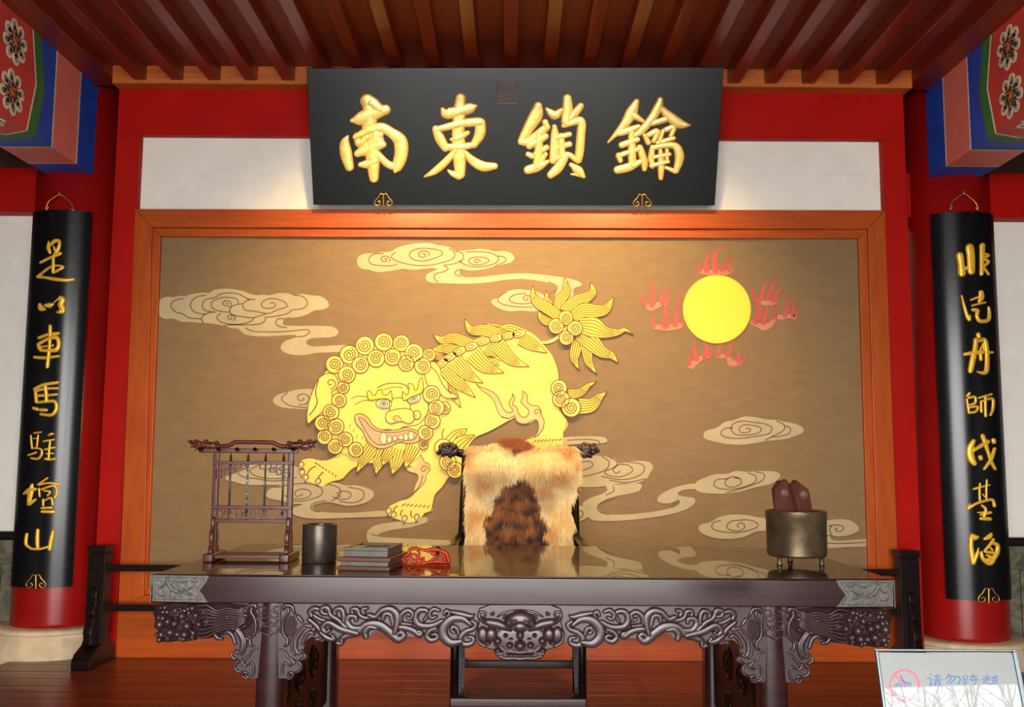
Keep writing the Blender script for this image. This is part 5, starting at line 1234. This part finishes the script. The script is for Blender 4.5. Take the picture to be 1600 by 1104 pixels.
def strand(p, d, L, w, c, droop):
    d = d.normalized(); sdv = d.cross(Vector((0, 1, 0)))
    if sdv.length < .1: sdv = Vector((1, 0, 0))
    sdv.normalize(); b = len(fur.v); q = Vector(p); n = 3
    for k in range(n):
        ww = w * (1 - k / n * .75)
        fur.v += [q - sdv * ww, q + sdv * ww]; fcol.append(c * (.82 + .12 * k)); fcol.append(c * (.82 + .12 * k))
        d = (d + Vector((0, .0, -droop))).normalized(); q = q + d * (L / n)
    fur.v.append(q); fcol.append(c * 1.15)
    for k in range(n - 1): fur.f.append((b + 2 * k, b + 2 * k + 1, b + 2 * k + 3, b + 2 * k + 2))
    fur.f.append((b + 2 * n - 2, b + 2 * n - 1, b + 2 * n))
cnt = 0
while cnt < 34000:
    x, y = random.uniform(335, 1228), random.uniform(150, 1190)
    if not inside(x, y, hide_out): continue
    cnt += 1
    px, py = tf(x, y); p = at(px, py, YH - bulge(x, y) + .004)
    sx_ = (x - 780) / 440
    if y < 430: a = (x - (540 if x < 728 else 960)) / 200.0
    else: a = sx_ * .6
    d = Vector((a * .55 + random.gauss(0, .22) + .5 * nz(x, y, 90, 9), -.55 + random.gauss(0, .15), -.95 + random.gauss(0, .22)))
    if y < 215: d += Vector((0, -.3, .8))
    L = random.uniform(.03, .06) * (1.0 if y > 430 else 1.15)
    strand(p, d, L, random.uniform(.0011, .0021), furcol(x + random.gauss(0, 6), y + random.gauss(0, 6)) * random.uniform(.8, 1.15), .22)
# reddish tuft standing up at the top
for k in range(1500):
    t = random.random(); x = 640 + t * 215 + random.gauss(0, 14); y0_ = 178 + t * 25 + random.uniform(-14, 42) - 34 * sin(t * 3) * random.random()
    p = at(*tf(x, y0_), YH - .06 + random.uniform(-.02, .02))
    d = Vector((-.5 + random.gauss(0, .3), -.2 + random.gauss(0, .2), .7 + random.gauss(0, .3)))
    strand(p, d, random.uniform(.03, .055) * (1 - t * .35), .0019, Vector((.46, .13, .03)).lerp(Vector((.26, .06, .015)), random.random()), .05)
st_ = fur.build('fur_strands', MFUR, pelt)
st_['kind'] = 'stuff'
col_attr(st_, fcol)

# ================================================================== THINGS ON THE DESK
ZD = ZT_
# ---- brush rack
YB_ = at_z(330, 878, ZD).y + .06
br = empty('brush_rack', Vector((at(395, 800, YB_).x, YB_, ZD)), 'reddish carved wooden brush rack with flared dragon ends on the left of the desk', 'brush rack')
def RX(px): return at(px, 790, YB_).x
def RZ(py, Y=None): return at(395, py, Y or YB_).z
pxl, pxr = (RX(331.5), RX(340.5)), (RX(448.5), RX(457))
yb0, yb1 = YB_ - .012, YB_ + .012
for a, b in (pxl, pxr):
    MB().box(a, b, yb0, yb1, ZD + .02, RZ(706)).build('post', MRACK, br, bevel=.003)
YF0, YF1 = YB_ - .075, YB_ + .12
for a, b in (pxl, pxr):
    c = (a + b) / 2
    MB().box(c - .02, c + .02, YF0, YF1, ZD, ZD + .034).build('foot', MRACK, br, bevel=.006)
    for sg in (-1, 1):
        prof = [(.0, .075), (.012, .17), (.022, .165), (.030, .14), (.024, .125), (.038, .11), (.04, .08), (.032, .06), (.046, .05), (.05, .034), (.0, .034)]
        prof = [(.012, .175), (.024, .17), (.030, .145), (.024, .13), (.038, .115), (.043, .085), (.034, .068), (.048, .052), (.05, .034), (.012, .034)]
        m = len(prof)
        MB().add([(x, YB_ + sg * a_, ZD + z_) for x in (c - .008, c + .008) for a_, z_ in prof], [tuple(range(m)), tuple(range(m, 2 * m))] + [(i, (i + 1) % m, m + (i + 1) % m, m + i) for i in range(m)]).build('cloud_brace', MRACK, br, bevel=.003)
# base tray between the feet
for k in range(6):
    y = YF0 + .035 + k * .025
    MB().box(pxl[1] - .004, pxr[0] + .004, y, y + .018, ZD + .012, ZD + .026).build('base_slat', MRACK, br, bevel=.002)
MB().box(pxl[0], pxr[1], yb0 - .004, yb1, RZ(725.5), RZ(720)).build('rail', MRACK, br, bevel=.002)
MB().box(pxl[0], pxr[1], yb0 - .003, yb1, RZ(795), RZ(789.5)).build('rail', MRACK, br, bevel=.002)
MB().box(pxl[0], pxr[1], yb0 - .003, yb1, RZ(816), RZ(811)).build('rail', MRACK, br, bevel=.002)
MB().box(RX(309), RX(464), YB_ - .017, YB_ + .017, RZ(707.5), RZ(700.5)).build('top_rail', MRACK, br, bevel=.003)
SB = PlaneS((0, YB_ - .018, 0), (0, -1, 0))
pg = [314.5, 343, 372, 400, 429, 459]
for x in pg:
    c = at(x, 702.5, YB_ - .02)
    MB().tube([c + Vector((0, .012, 0)), c + Vector((0, -.012, 0)), c + Vector((0, -.018, .003))], [.0045, .0065, .008], 10).build('peg', MEBONY, br, smooth=True)
# shaped bar with dragon heads
bar = MB(); SBm = PlaneS((0, YB_, 0), (0, -1, 0))
bar.tube([at(x, y, YB_) for x, y in spl([(337, 696.5), (350, 696.5), (359, 695.5), (366, 691), (372, 690.5), (400, 690.5), (424, 691), (430, 693), (438, 696.5), (450, 697)], 3)], .0085, 8).build('shaped_bar', MRACK, br, smooth=True)
random.seed(3)
for sg in (-1, 1):
    X = lambda x: x if sg < 0 else 790.5 - x
    mb = MB()
    mb.tube([at(X(x), y, YB_) for x, y in ((341, 697), (332, 696), (322, 695), (312, 697), (304, 695), (299, 691), (296, 688.5))], [.013, .016, .014, .016, .011, .007, .003], 10)
    for (x, y, r) in ((339, 692, .010), (334, 693, .009), (322, 690, .011), (317, 692, .008), (311, 692, .010), (305, 690, .008), (308, 699, .007), (314, 701, .008), (301, 695, .006), (298, 688, .005), (341, 697, .010)):
        mb.ell(at(X(x), y, YB_ - .006), (r, r * 1.2, r), 8, 6)
    for st in ([(326, 698, 1), (318, 702, 1.2), (310, 700, 1), (304, 704, .8)], [(312, 689, .9), (306, 686.5, 1.1), (302, 689, .8)], [(320, 697, .9), (313, 694, 1.1), (307, 696, .8)], [(303, 697, .8), (298, 699, .9), (300, 694, .6)], [(300, 692, .8), (295, 691, .8), (293, 687, .6)]):
        mb.stroke(PlaneS((0, YB_ - .014, 0), (0, -1, 0)), [(X(p[0]), p[1], p[2]) for p in st], .006, 0, hf=.003)
    mb.build('dragon_end', MRACK, br, smooth=True)
# openwork corner brackets and fret panel
def bars(segs, name, w=.9):
    mb = MB()
    for s_ in segs: mb.stroke(SB, [p + (w,) for p in s_], .006, -.012, smooth=len(s_) > 2, flat=True)
    return mb.build(name, MRACK, br)
for sg in (-1, 1):
    X = lambda x: x if sg < 0 else 788.5 - x
    seg = [[(337, 726), (337, 746)], [(337, 746), (345, 746)], [(345, 746), (345, 741)], [(345, 741), (357, 741)], [(357, 741), (357, 737)], [(357, 737), (368, 737)], [(368, 737), (368, 732)], [(368, 732), (383, 732)], [(383, 732), (383, 726)],
           [(337, 733), (352, 733)], [(345, 726), (345, 741)], [(357, 726), (357, 737)], [(352, 733), (366, 730)], [(366, 726), (366, 734)], [(375, 726), (375, 732)], [(340, 739), (348, 736), (351, 741)], [(348, 728), (353, 731), (350, 735)], [(360, 729), (363, 733), (358, 735)]]
    bars([[(X(p[0]), p[1]) for p in s_] for s_ in seg], 'corner_fret', .95)
fr = [[(337, 797), (337, 810)], [(337, 797), (351, 797)], [(337, 810), (352, 810)], [(343, 797), (347, 803), (343, 810)], [(351, 797), (349, 803), (356, 806), (352, 810)], [(356, 797), (362, 800), (356, 804), (362, 810)], [(368, 797), (368, 810)], [(368, 803), (388, 803)], [(374, 797), (378, 803), (374, 810)], [(382, 797), (380, 804), (386, 810)],
      [(389, 797), (389, 810)], [(391, 797), (391, 810)], [(395, 797), (399, 803), (395, 810)], [(391, 803), (412, 803)], [(404, 797), (402, 804), (408, 810)], [(412, 797), (412, 810)], [(417, 797), (415, 803), (420, 810)], [(432, 799), (438, 803), (432, 808)], [(440, 797), (437, 803), (442, 810)], [(446, 797), (446, 810)], [(432, 797), (446, 797)], [(430, 810), (446, 810)]]
bars(fr, 'fret_panel', 1.0)
# ---- brushes hanging from the pegs behind the rail
MHAND = mat('grey_brush_handle', (0.06, 0.062, 0.058, 1), (0.04, 0.04, 0.038, 1), rough=0.3)
MINLAY = mat('inlaid_brush_handle', (0.30, 0.32, 0.30, 1), (0.05, 0.05, 0.05, 1), rough=0.3, scale=(40, 40, 120), ramp=(.48, .52))
MHAIR = mat('dark_brush_hair', (0.03, 0.02, 0.015, 1), rough=.7)
names = ['first slim dark writing brush from the left hanging in the wooden rack', 'writing brush with speckled inlaid handle hanging in the rack', 'third slim dark writing brush from the left hanging in the wooden rack', 'slim dark writing brush hanging against the right post of the rack']
YBR = YB_ + .028
for i, (x, lab) in enumerate(zip((361, 388, 415.5, 443.5), names)):
    t = at(x, 709, YBR); z = lambda py: at(x, py, YBR).z
    b = empty('writing_brush', Vector((t.x, YBR, z(806))), lab, 'brush', 'writing brushes hanging in the rack')
    cx_ = t.x - (0.0 if i else .0)
    MB().lathe(cx_, YBR, [(.0012, z(704.5)), (.0015, z(709)), (.0045, z(713)), (.0062, z(718)), (.004, z(720)), (.0038, z(722))][::-1], 12).build('knob', MEBONY, b, smooth=True)
    MB().lathe(cx_, YBR, [(.0044, z(789)), (.0042, z(722))], 12).build('handle', MINLAY if i == 1 else MHAND, b, smooth=True)
    MB().lathe(cx_, YBR, [(.0006, z(811)), (.0052, z(803)), (.0062, z(795)), (.005, z(789))], 12).build('brush_tip', MHAIR, b, smooth=True)
    MB().tube([Vector((cx_, YBR, z(705))), Vector((cx_ , YBR - .004, z(703))), Vector((cx_ , YBR - .012, z(702)))], .0012, 6).build('hanging_loop', MEBONY, b)

# ---- dark bronze brush pot
c = at_z(498.5, 877.5, ZD); Rp = 26.7 * c.y / 1522; zr_ = at(498, 818, c.y).z
tag(MB().lathe(c.x, c.y, [(Rp * .96, ZD), (Rp, ZD + .006), (Rp, zr_ - .004), (Rp * .985, zr_), (Rp * .86, zr_), (Rp * .845, zr_ - .004), (Rp * .84, ZD + .012)], 48).build('brush_pot', MBRONZED, smooth=False, bevel=0), 'plain dark bronze cylinder brush pot standing between the brush rack and the inkstone', 'pot')
po = bpy.data.objects['brush_pot']
for p in po.data.polygons: p.use_smooth = abs(p.normal.z) < .5

# ---- inkstone on its wooden case
fa, fb_, fc = at_z(527, 891, ZD), at_z(608.5, 893, ZD), at_z(624.5, 872, ZD)
u2 = (fb_ - fa); L2 = u2.length; u2.normalize(); v2 = Vector((-u2.y, u2.x, 0)); W2 = (fc - fb_).dot(v2); W2 = max(.15, min(W2, .24))
def ib(mb, a0, a1, b0, b1, z0, z1):
    P = lambda a, b, z: fa + u2 * a + v2 * b + Vector((0, 0, z))
    return mb.hexa([P(a0, b0, z0), P(a1, b0, z0), P(a1, b1, z0), P(a0, b1, z0), P(a0, b0, z1), P(a1, b0, z1), P(a1, b1, z1), P(a0, b1, z1)])
zi = lambda py: at(566, py, fa.y).z - ZD
z_t2, z_t1 = zi(869), zi(854)
case = empty('inkstone_case', fa + u2 * L2 / 2 + v2 * W2 / 2, 'layered brown wooden case under the grey inkstone, beside the brush pot', 'case')
h1 = zi(869.5)
ib(MB(), 0, L2, 0, W2, 0, h1 * .34).build('case_bottom', MCASE, case, bevel=.004)
ib(MB(), .008, L2 - .008, .008, W2 - .008, h1 * .34, h1 * .66).build('case_waist', MINK, case, bevel=.002)
ib(MB(), -.003, L2 + .003, -.003, W2 + .003, h1 * .66, h1).build('case_lid', MCASE, case, bevel=.004)
ink = empty('inkstone', fa + u2 * L2 / 2 + v2 * W2 / 2 + Vector((0, 0, h1)), 'grey green slate inkstone with a hollow, lying on the wooden case', 'inkstone')
h2 = zi(855); i0 = .018; L3, W3 = L2 - .012, W2 - .014
mb = MB(); wl = .012
ib(mb, i0, L3, .014, W3, h1, h2 - .012)
ib(mb, i0, L3, .014, .014 + wl, h2 - .012, h2); ib(mb, i0, L3, W3 - wl, W3, h2 - .012, h2); ib(mb, i0, i0 + wl, .014 + wl, W3 - wl, h2 - .012, h2); ib(mb, L3 - wl, L3, .014 + wl, W3 - wl, h2 - .012, h2)
mb.build('stone_body', MINK, ink, bevel=.002)
ib(MB(), i0 + wl, i0 + .062, .014 + wl, .014 + wl + (W3 - .014 - 2 * wl) * .5, h2 - .012, h2 - .002).build('corner_block', MCASE, ink, bevel=.003)

# ---- red carved lacquer brush rest
c = at_z(665, 884, ZD); YL = c.y + .03
SLq = PlaneS((0, YL, 0), (0, -1, 0))
tl_ = lambda p: T(450, 790, .175, p)
lac = empty('brush_rest', Vector((c.x, YL, ZD)), 'red openwork carved lacquer brush rest with rounded top, beside the inkstone', 'brush rest')
x0_, x1_ = at(627.5, 880, YL).x, at(703, 880, YL).x
MB().box(x0_, x1_, YL - .035, YL + .035, ZD, at(665, 880, YL).z).build('base', MLACQ, lac, bevel=.006)
for yo in (-.016, .016):
    SL2 = PlaneS((0, YL + yo, 0), (0, -1, 0)); mb = MB()
    for st in ([(1030, 505, 20), (1035, 450, 18), (1075, 430, 17), (1090, 390, 16), (1140, 378, 16), (1220, 395, 14), (1300, 385, 16), (1370, 400, 18), (1420, 430, 18), (1435, 500, 18)],
               [(1040, 510, 14), (1075, 465, 12), (1110, 480, 12), (1150, 510, 14)], [(1105, 430, 12), (1145, 440, 12), (1150, 480, 12), (1105, 490, 10), (1085, 455, 10), (1110, 430, 10)], [(1160, 400, 12), (1175, 430, 10), (1160, 470, 10), (1200, 490, 12), (1240, 510, 14)], [(1180, 470, 10), (1210, 465, 12), (1205, 490, 10)],
               [(1230, 400, 12), (1290, 420, 14), (1310, 460, 14), (1270, 495, 14), (1230, 510, 14)], [(1290, 430, 14), (1320, 410, 12)], [(1315, 460, 10), (1350, 445, 10), (1380, 460, 10), (1370, 490, 12), (1320, 490, 12), (1312, 462, 10)], [(1375, 430, 12), (1400, 460, 12), (1400, 505, 14)], [(1150, 510, 12), (1240, 508, 12), (1320, 500, 12), (1430, 505, 12)]):
        mb.stroke(SL2, tl_(st), .012, 0, hf=.004)
        mb.stroke(lambda x, y, s=SL2: (s(x, y)[0], Vector((0, 1, 0))), tl_(st), .012, 0, hf=.004)
    mb.build('carved_panel', MLACQ, lac, smooth=True)
cb = at(684, 858.5, YL)
MB().ell(cb, (.0135, .0135, .0145), 16, 10).tube([cb + Vector((0, 0, -.03)), cb], .006, 8).build('dark_bead', MEBONY, lac, smooth=True)

# ---- bronze tripod pot with wooden tablets
c = at_z(1245.5, 881, ZD); Rp = 46.8 * c.y / 1520
zr_, zb_ = at(1245, 797, c.y).z, at(1245, 873, c.y - Rp).z
pot = empty('tripod_pot', Vector((c.x, c.y, ZD)), 'greenish bronze tripod pot holding wooden tablets on the right of the desk', 'pot')
b_ = MB().lathe(c.x, c.y, [(Rp * .3, zb_), (Rp * .9, zb_), (Rp * .97, zb_ + .008), (Rp * .98, zr_ - .03), (Rp * 1.0, zr_ - .026), (Rp * 1.0, zr_ - .002), (Rp * .985, zr_), (Rp * .92, zr_), (Rp * .91, zr_ - .004), (Rp * .91, zb_ + .02), (0.001, zb_ + .018)], 56).build('bowl', MBRONZE, pot)
for p in b_.data.polygons: p.use_smooth = True
b_.modifiers.new('edge', 'EDGE_SPLIT').split_angle = radians(40)
for a in (-pi / 2 - 1.05, -pi / 2 + 1.05, pi / 2):
    MB().lathe(c.x + Rp * .8 * cos(a), c.y + Rp * .8 * sin(a), [(.0105, ZD), (.012, ZD + .006), (.008, ZD + .014), (.012, zb_ + .004)], 14).build('leg', MBRONZE, pot, smooth=True)
tt = lambda p: T(1170, 730, .1631, p)
def tablet(poly, Y, th, hole, label, shift):
    s = PlaneS((0, Y, 0), (0, -1, 0)); pts = tt(poly)
    f_ = [s(*p)[0] for p in pts]; n = len(f_)
    bk = [p + Vector((shift, th, 0)) for p in f_]
    mb = MB().add(f_ + bk, [tuple(range(n)), tuple(range(n, 2 * n))] + [(i, (i + 1) % n, n + (i + 1) % n, n + i) for i in range(n)])
    lo = min(f_, key=lambda p: p.z)
    r = empty('wooden_tablet', Vector((sum(p.x for p in f_) / n, Y + th / 2, lo.z)), label, 'tablet', 'wooden tablets in the bronze pot')
    mb.build('tablet_board', MTALLY, r, bevel=.002)
    if hole:
        hx, hy = tt([hole])[0]
        h_ = MB(); h_.fill(s, circ(hx, hy, 5.2, 5.6, 20), .0006, .001); h_.stroke(s, [(p[0], p[1], .7) for p in circ(hx, hy, 5.5, 5.9, 20)], .003, .0008, closed=True, smooth=False)
        h_.build('eyelet', MHOLE, r, smooth=True)
    return r
tablet([(262, 205), (318, 125), (352, 125), (405, 200), (445, 430), (450, 640), (330, 640), (285, 395)], c.y - .02, .014, (338, 247), 'left front pointed wooden tablet with a pale eyelet in the bronze pot', -.017)
tablet([(412, 185), (455, 118), (578, 212), (610, 400), (625, 640), (500, 640), (470, 395)], c.y - .035, .014, (524, 262), 'right pointed wooden tablet with a dark eyelet in the bronze pot', -.012)
tablet([(335, 125), (352, 108), (400, 168), (430, 330), (450, 640), (380, 640)], c.y + .02, .014, None, 'rear wooden tablet showing only its tip behind the left front tablet', -.006)

# ================================================================== SIGN IN FRONT
tlp = at(1367, 1013.5, 2.28); 
TILT = radians(20.2)
wv = Vector((1, 0.0, 0)); dn = Vector((0, -sin(TILT), -cos(TILT))); nn = Vector((0, -cos(TILT), sin(TILT)))
SW_ = (at(1575, 1013.5, 2.28) - tlp).length; SH_ = .23
sign = empty('notice_stand', Vector((tlp.x + SW_ / 2, 2.28, -.165)), 'grey framed notice board with a red prohibition circle on a stand at the lower right', 'sign')
sv = Vector((UV.x * 0, 0, 0))
wv = (at(1575, 1014.5, 2.24) - tlp).normalized()
nn = wv.cross(dn).normalized()
nn = nn if nn.y < 0 else -nn
dn = wv.cross(nn).normalized(); dn = dn if dn.z < 0 else -dn
def SG(a, b, d): return tlp + wv * a + dn * b + nn * d
def sbox(mb, a0, a1, b0, b1, d0, d1):
    return mb.hexa([SG(a0, b0, d0), SG(a1, b0, d0), SG(a1, b1, d0), SG(a0, b1, d0), SG(a0, b0, d1), SG(a1, b0, d1), SG(a1, b1, d1), SG(a0, b1, d1)])
MALU = mat('brushed_grey_metal', (0.20, 0.25, 0.27, 1), (0.16, 0.20, 0.22, 1), rough=0.4, metal=0.7, scale=(60, 4, 4))
MSHEET = mat('pale_grey_sheet', (0.22, 0.235, 0.225, 1), (0.20, 0.215, 0.21, 1), rough=0.5, coat=0.8, coat_rough=0.012, scale=(3, 3, 3))
MBLUE = mat('blue_print', (0.05, 0.14, 0.30, 1), rough=.5, coat=1.0, coat_rough=.012)
MPRNT = mat('pink_red_print', (0.62, 0.10, 0.16, 1), rough=.5, coat=1.0, coat_rough=.012)
fw = .0075
sbox(MB(), fw, SW_ - fw, fw, SH_ - fw, -.008, -.001).build('notice_sheet', MSHEET, sign)
sbox(MB(), 0, SW_, 0, fw * .6, -.010, .005).build('frame_bar', MALU, sign, bevel=.0015)
sbox(MB(), 0, SW_, SH_ - fw, SH_, -.010, .005).build('frame_bar', MALU, sign, bevel=.0015)
sbox(MB(), 0, fw * .8, fw * .6, SH_ - fw, -.010, .005).build('frame_bar', MALU, sign, bevel=.0015)
sbox(MB(), SW_ - fw * 1.3, SW_, fw * .6, SH_ - fw, -.010, .005).build('frame_bar', MALU, sign, bevel=.0015)
mb = MB(); m_ = SG(SW_ / 2, SH_ * .55, -.012)
mb.tube([Vector((m_.x, m_.y + .02, -.15)), Vector((m_.x, m_.y + .02, m_.z - .03)), m_], [.016, .016, .014], 12).build('pole', MALU, sign, smooth=True)
MB().lathe(m_.x, m_.y + .02, [(.15, -.165), (.15, -.155), (.13, -.145), (.02, -.14)], 32).build('base', MALU, sign, smooth=False)
MB().ell(SG(0.001, .001, .002), (.004, .004, .004), 8, 6).build('corner_screw', MALU, sign, smooth=True)
SSG = PlaneS(SG(0, 0, -.0008), nn)
ts = lambda p: T(1340, 990, .1625, p)
pr_ = MB(); cxs, cys = ts([(450, 495)])[0]
pr_.stroke(SSG, [(p[0], p[1], 1.9) for p in circ(cxs, cys, 22.5, 24, 40)], .0003, flat=True, closed=True, smooth=False)
pr_.stroke(SSG, [(cxs - 15, cys - 17, 1.8), (cxs + 15, cys + 17, 1.8)], .0003, flat=True, smooth=False, caps=False)
pr_.build('prohibition_circle', MPRNT, sign)
fg = MB()
fg.fill(SSG, ts(circ(418, 410, 12, 11, 12)), 0, .0002)
for st in ([(420, 425, 9), (450, 460, 9), (510, 475, 7)], [(440, 445, 7), (420, 480, 8), (380, 475, 6), (360, 500, 5)], [(450, 470, 8), (470, 520, 7), (455, 570, 6)], [(350, 500, 4), (520, 490, 3)], [(380, 505, 4), (380, 560, 4)], [(410, 505, 4), (410, 560, 4)], [(500, 495, 4), (500, 560, 4)]): fg.stroke(SSG, ts(st), .0002, flat=True)
fg.build('climbing_figure', MBLUE, sign)
chars = [
 [[(695, 385, 6), (705, 395, 7)], [(670, 430, 5), (705, 425, 6), (700, 490, 6), (725, 475, 5)], [(735, 405, 5), (800, 400, 5)], [(765, 385, 5), (765, 440, 5)], [(740, 422, 4), (795, 420, 4)], [(725, 442, 5), (815, 438, 5)], [(748, 455, 5), (745, 498, 5)], [(750, 455, 5), (790, 452, 5), (790, 495, 6), (780, 498, 4)], [(752, 468, 3), (788, 467, 3)], [(752, 480, 3), (788, 479, 3)]],
 [[(880, 390, 8), (860, 415, 7), (845, 435, 4)], [(870, 405, 6), (960, 410, 7), (985, 430, 8), (975, 475, 8), (955, 470, 4)], [(905, 412, 7), (885, 445, 7), (855, 470, 4)], [(945, 415, 7), (915, 455, 7), (875, 482, 4)]],
 [[(1015, 405, 4), (1018, 435, 5)], [(1015, 405, 5), (1050, 402, 5), (1050, 432, 5), (1018, 434, 4)], [(1032, 435, 5), (1032, 475, 5)], [(1035, 455, 4), (1055, 452, 4)], [(1012, 450, 4), (1012, 480, 5), (1060, 468, 5)], [(1075, 410, 5), (1150, 402, 5)], [(1115, 385, 5), (1095, 425, 6), (1070, 445, 4)], [(1115, 405, 5), (1140, 430, 6), (1170, 440, 5)], [(1090, 440, 4), (1140, 436, 4)], [(1095, 450, 5), (1140, 450, 5), (1130, 478, 6), (1110, 478, 4)]],
 [[(1215, 415, 5), (1270, 410, 5)], [(1242, 395, 5), (1242, 450, 5)], [(1200, 435, 5), (1280, 430, 5)], [(1245, 445, 4), (1270, 443, 4)], [(1222, 445, 5), (1210, 470, 5)], [(1215, 460, 5), (1270, 478, 6), (1350, 476, 5)], [(1290, 420, 5), (1345, 413, 5)], [(1300, 420, 5), (1300, 460, 5), (1315, 450, 4)], [(1320, 400, 5), (1330, 445, 5), (1348, 460, 4)], [(1345, 430, 4), (1320, 460, 4)], [(1340, 402, 4), (1350, 408, 4)]]]
for ch_ in chars:
    mb = MB()
    for st in ch_: mb.stroke(SSG, ts(st), .0003, flat=True)
    mb.build('printed_character', MBLUE, sign)

# ================================================================== TREES IN THE COURT BEHIND THE VIEWER (mirrored in the notice board)
random.seed(9)
MBARK = mat('grey_bark', (0.10, 0.085, 0.07, 1), (0.06, 0.05, 0.042, 1), rough=.9, scale=(6, 6, 20))
def tree(x, y, lab):
    mb = MB()
    def grow(p, d, L, r, lev):
        pts = [p]; q = p; dd = d
        for k in range(4):
            dd = (dd + Vector((random.gauss(0, .13), random.gauss(0, .13), random.gauss(.03, .08)))).normalized(); q = q + dd * (L / 4); pts.append(q)
        mb.tube(pts, [r * (1 - .12 * k) for k in range(5)], 6 if lev < 2 else 4, cap=False)
        if lev >= 6: return
        for k in range(3 if lev else 4):
            a = random.uniform(0, 2 * pi); e = random.uniform(.4, .9)
            side = dd.orthogonal().normalized(); side = Matrix.Rotation(a, 3, dd) @ side
            grow(random.choice(pts[2:]) if k else q, (dd * cos(e) + side * sin(e)).normalized(), L * random.uniform(.62, .8), r * .58, lev + 1)
    grow(Vector((x, y, -.5)), Vector((0, 0, 1)), 2.6, .14, 0)
    return tag(mb.build('bare_tree', MBARK, origin=(x, y, -.5)), lab, 'tree')
tree(2.4, -8.0, 'bare branched tree in the court, seen mirrored in the notice board')
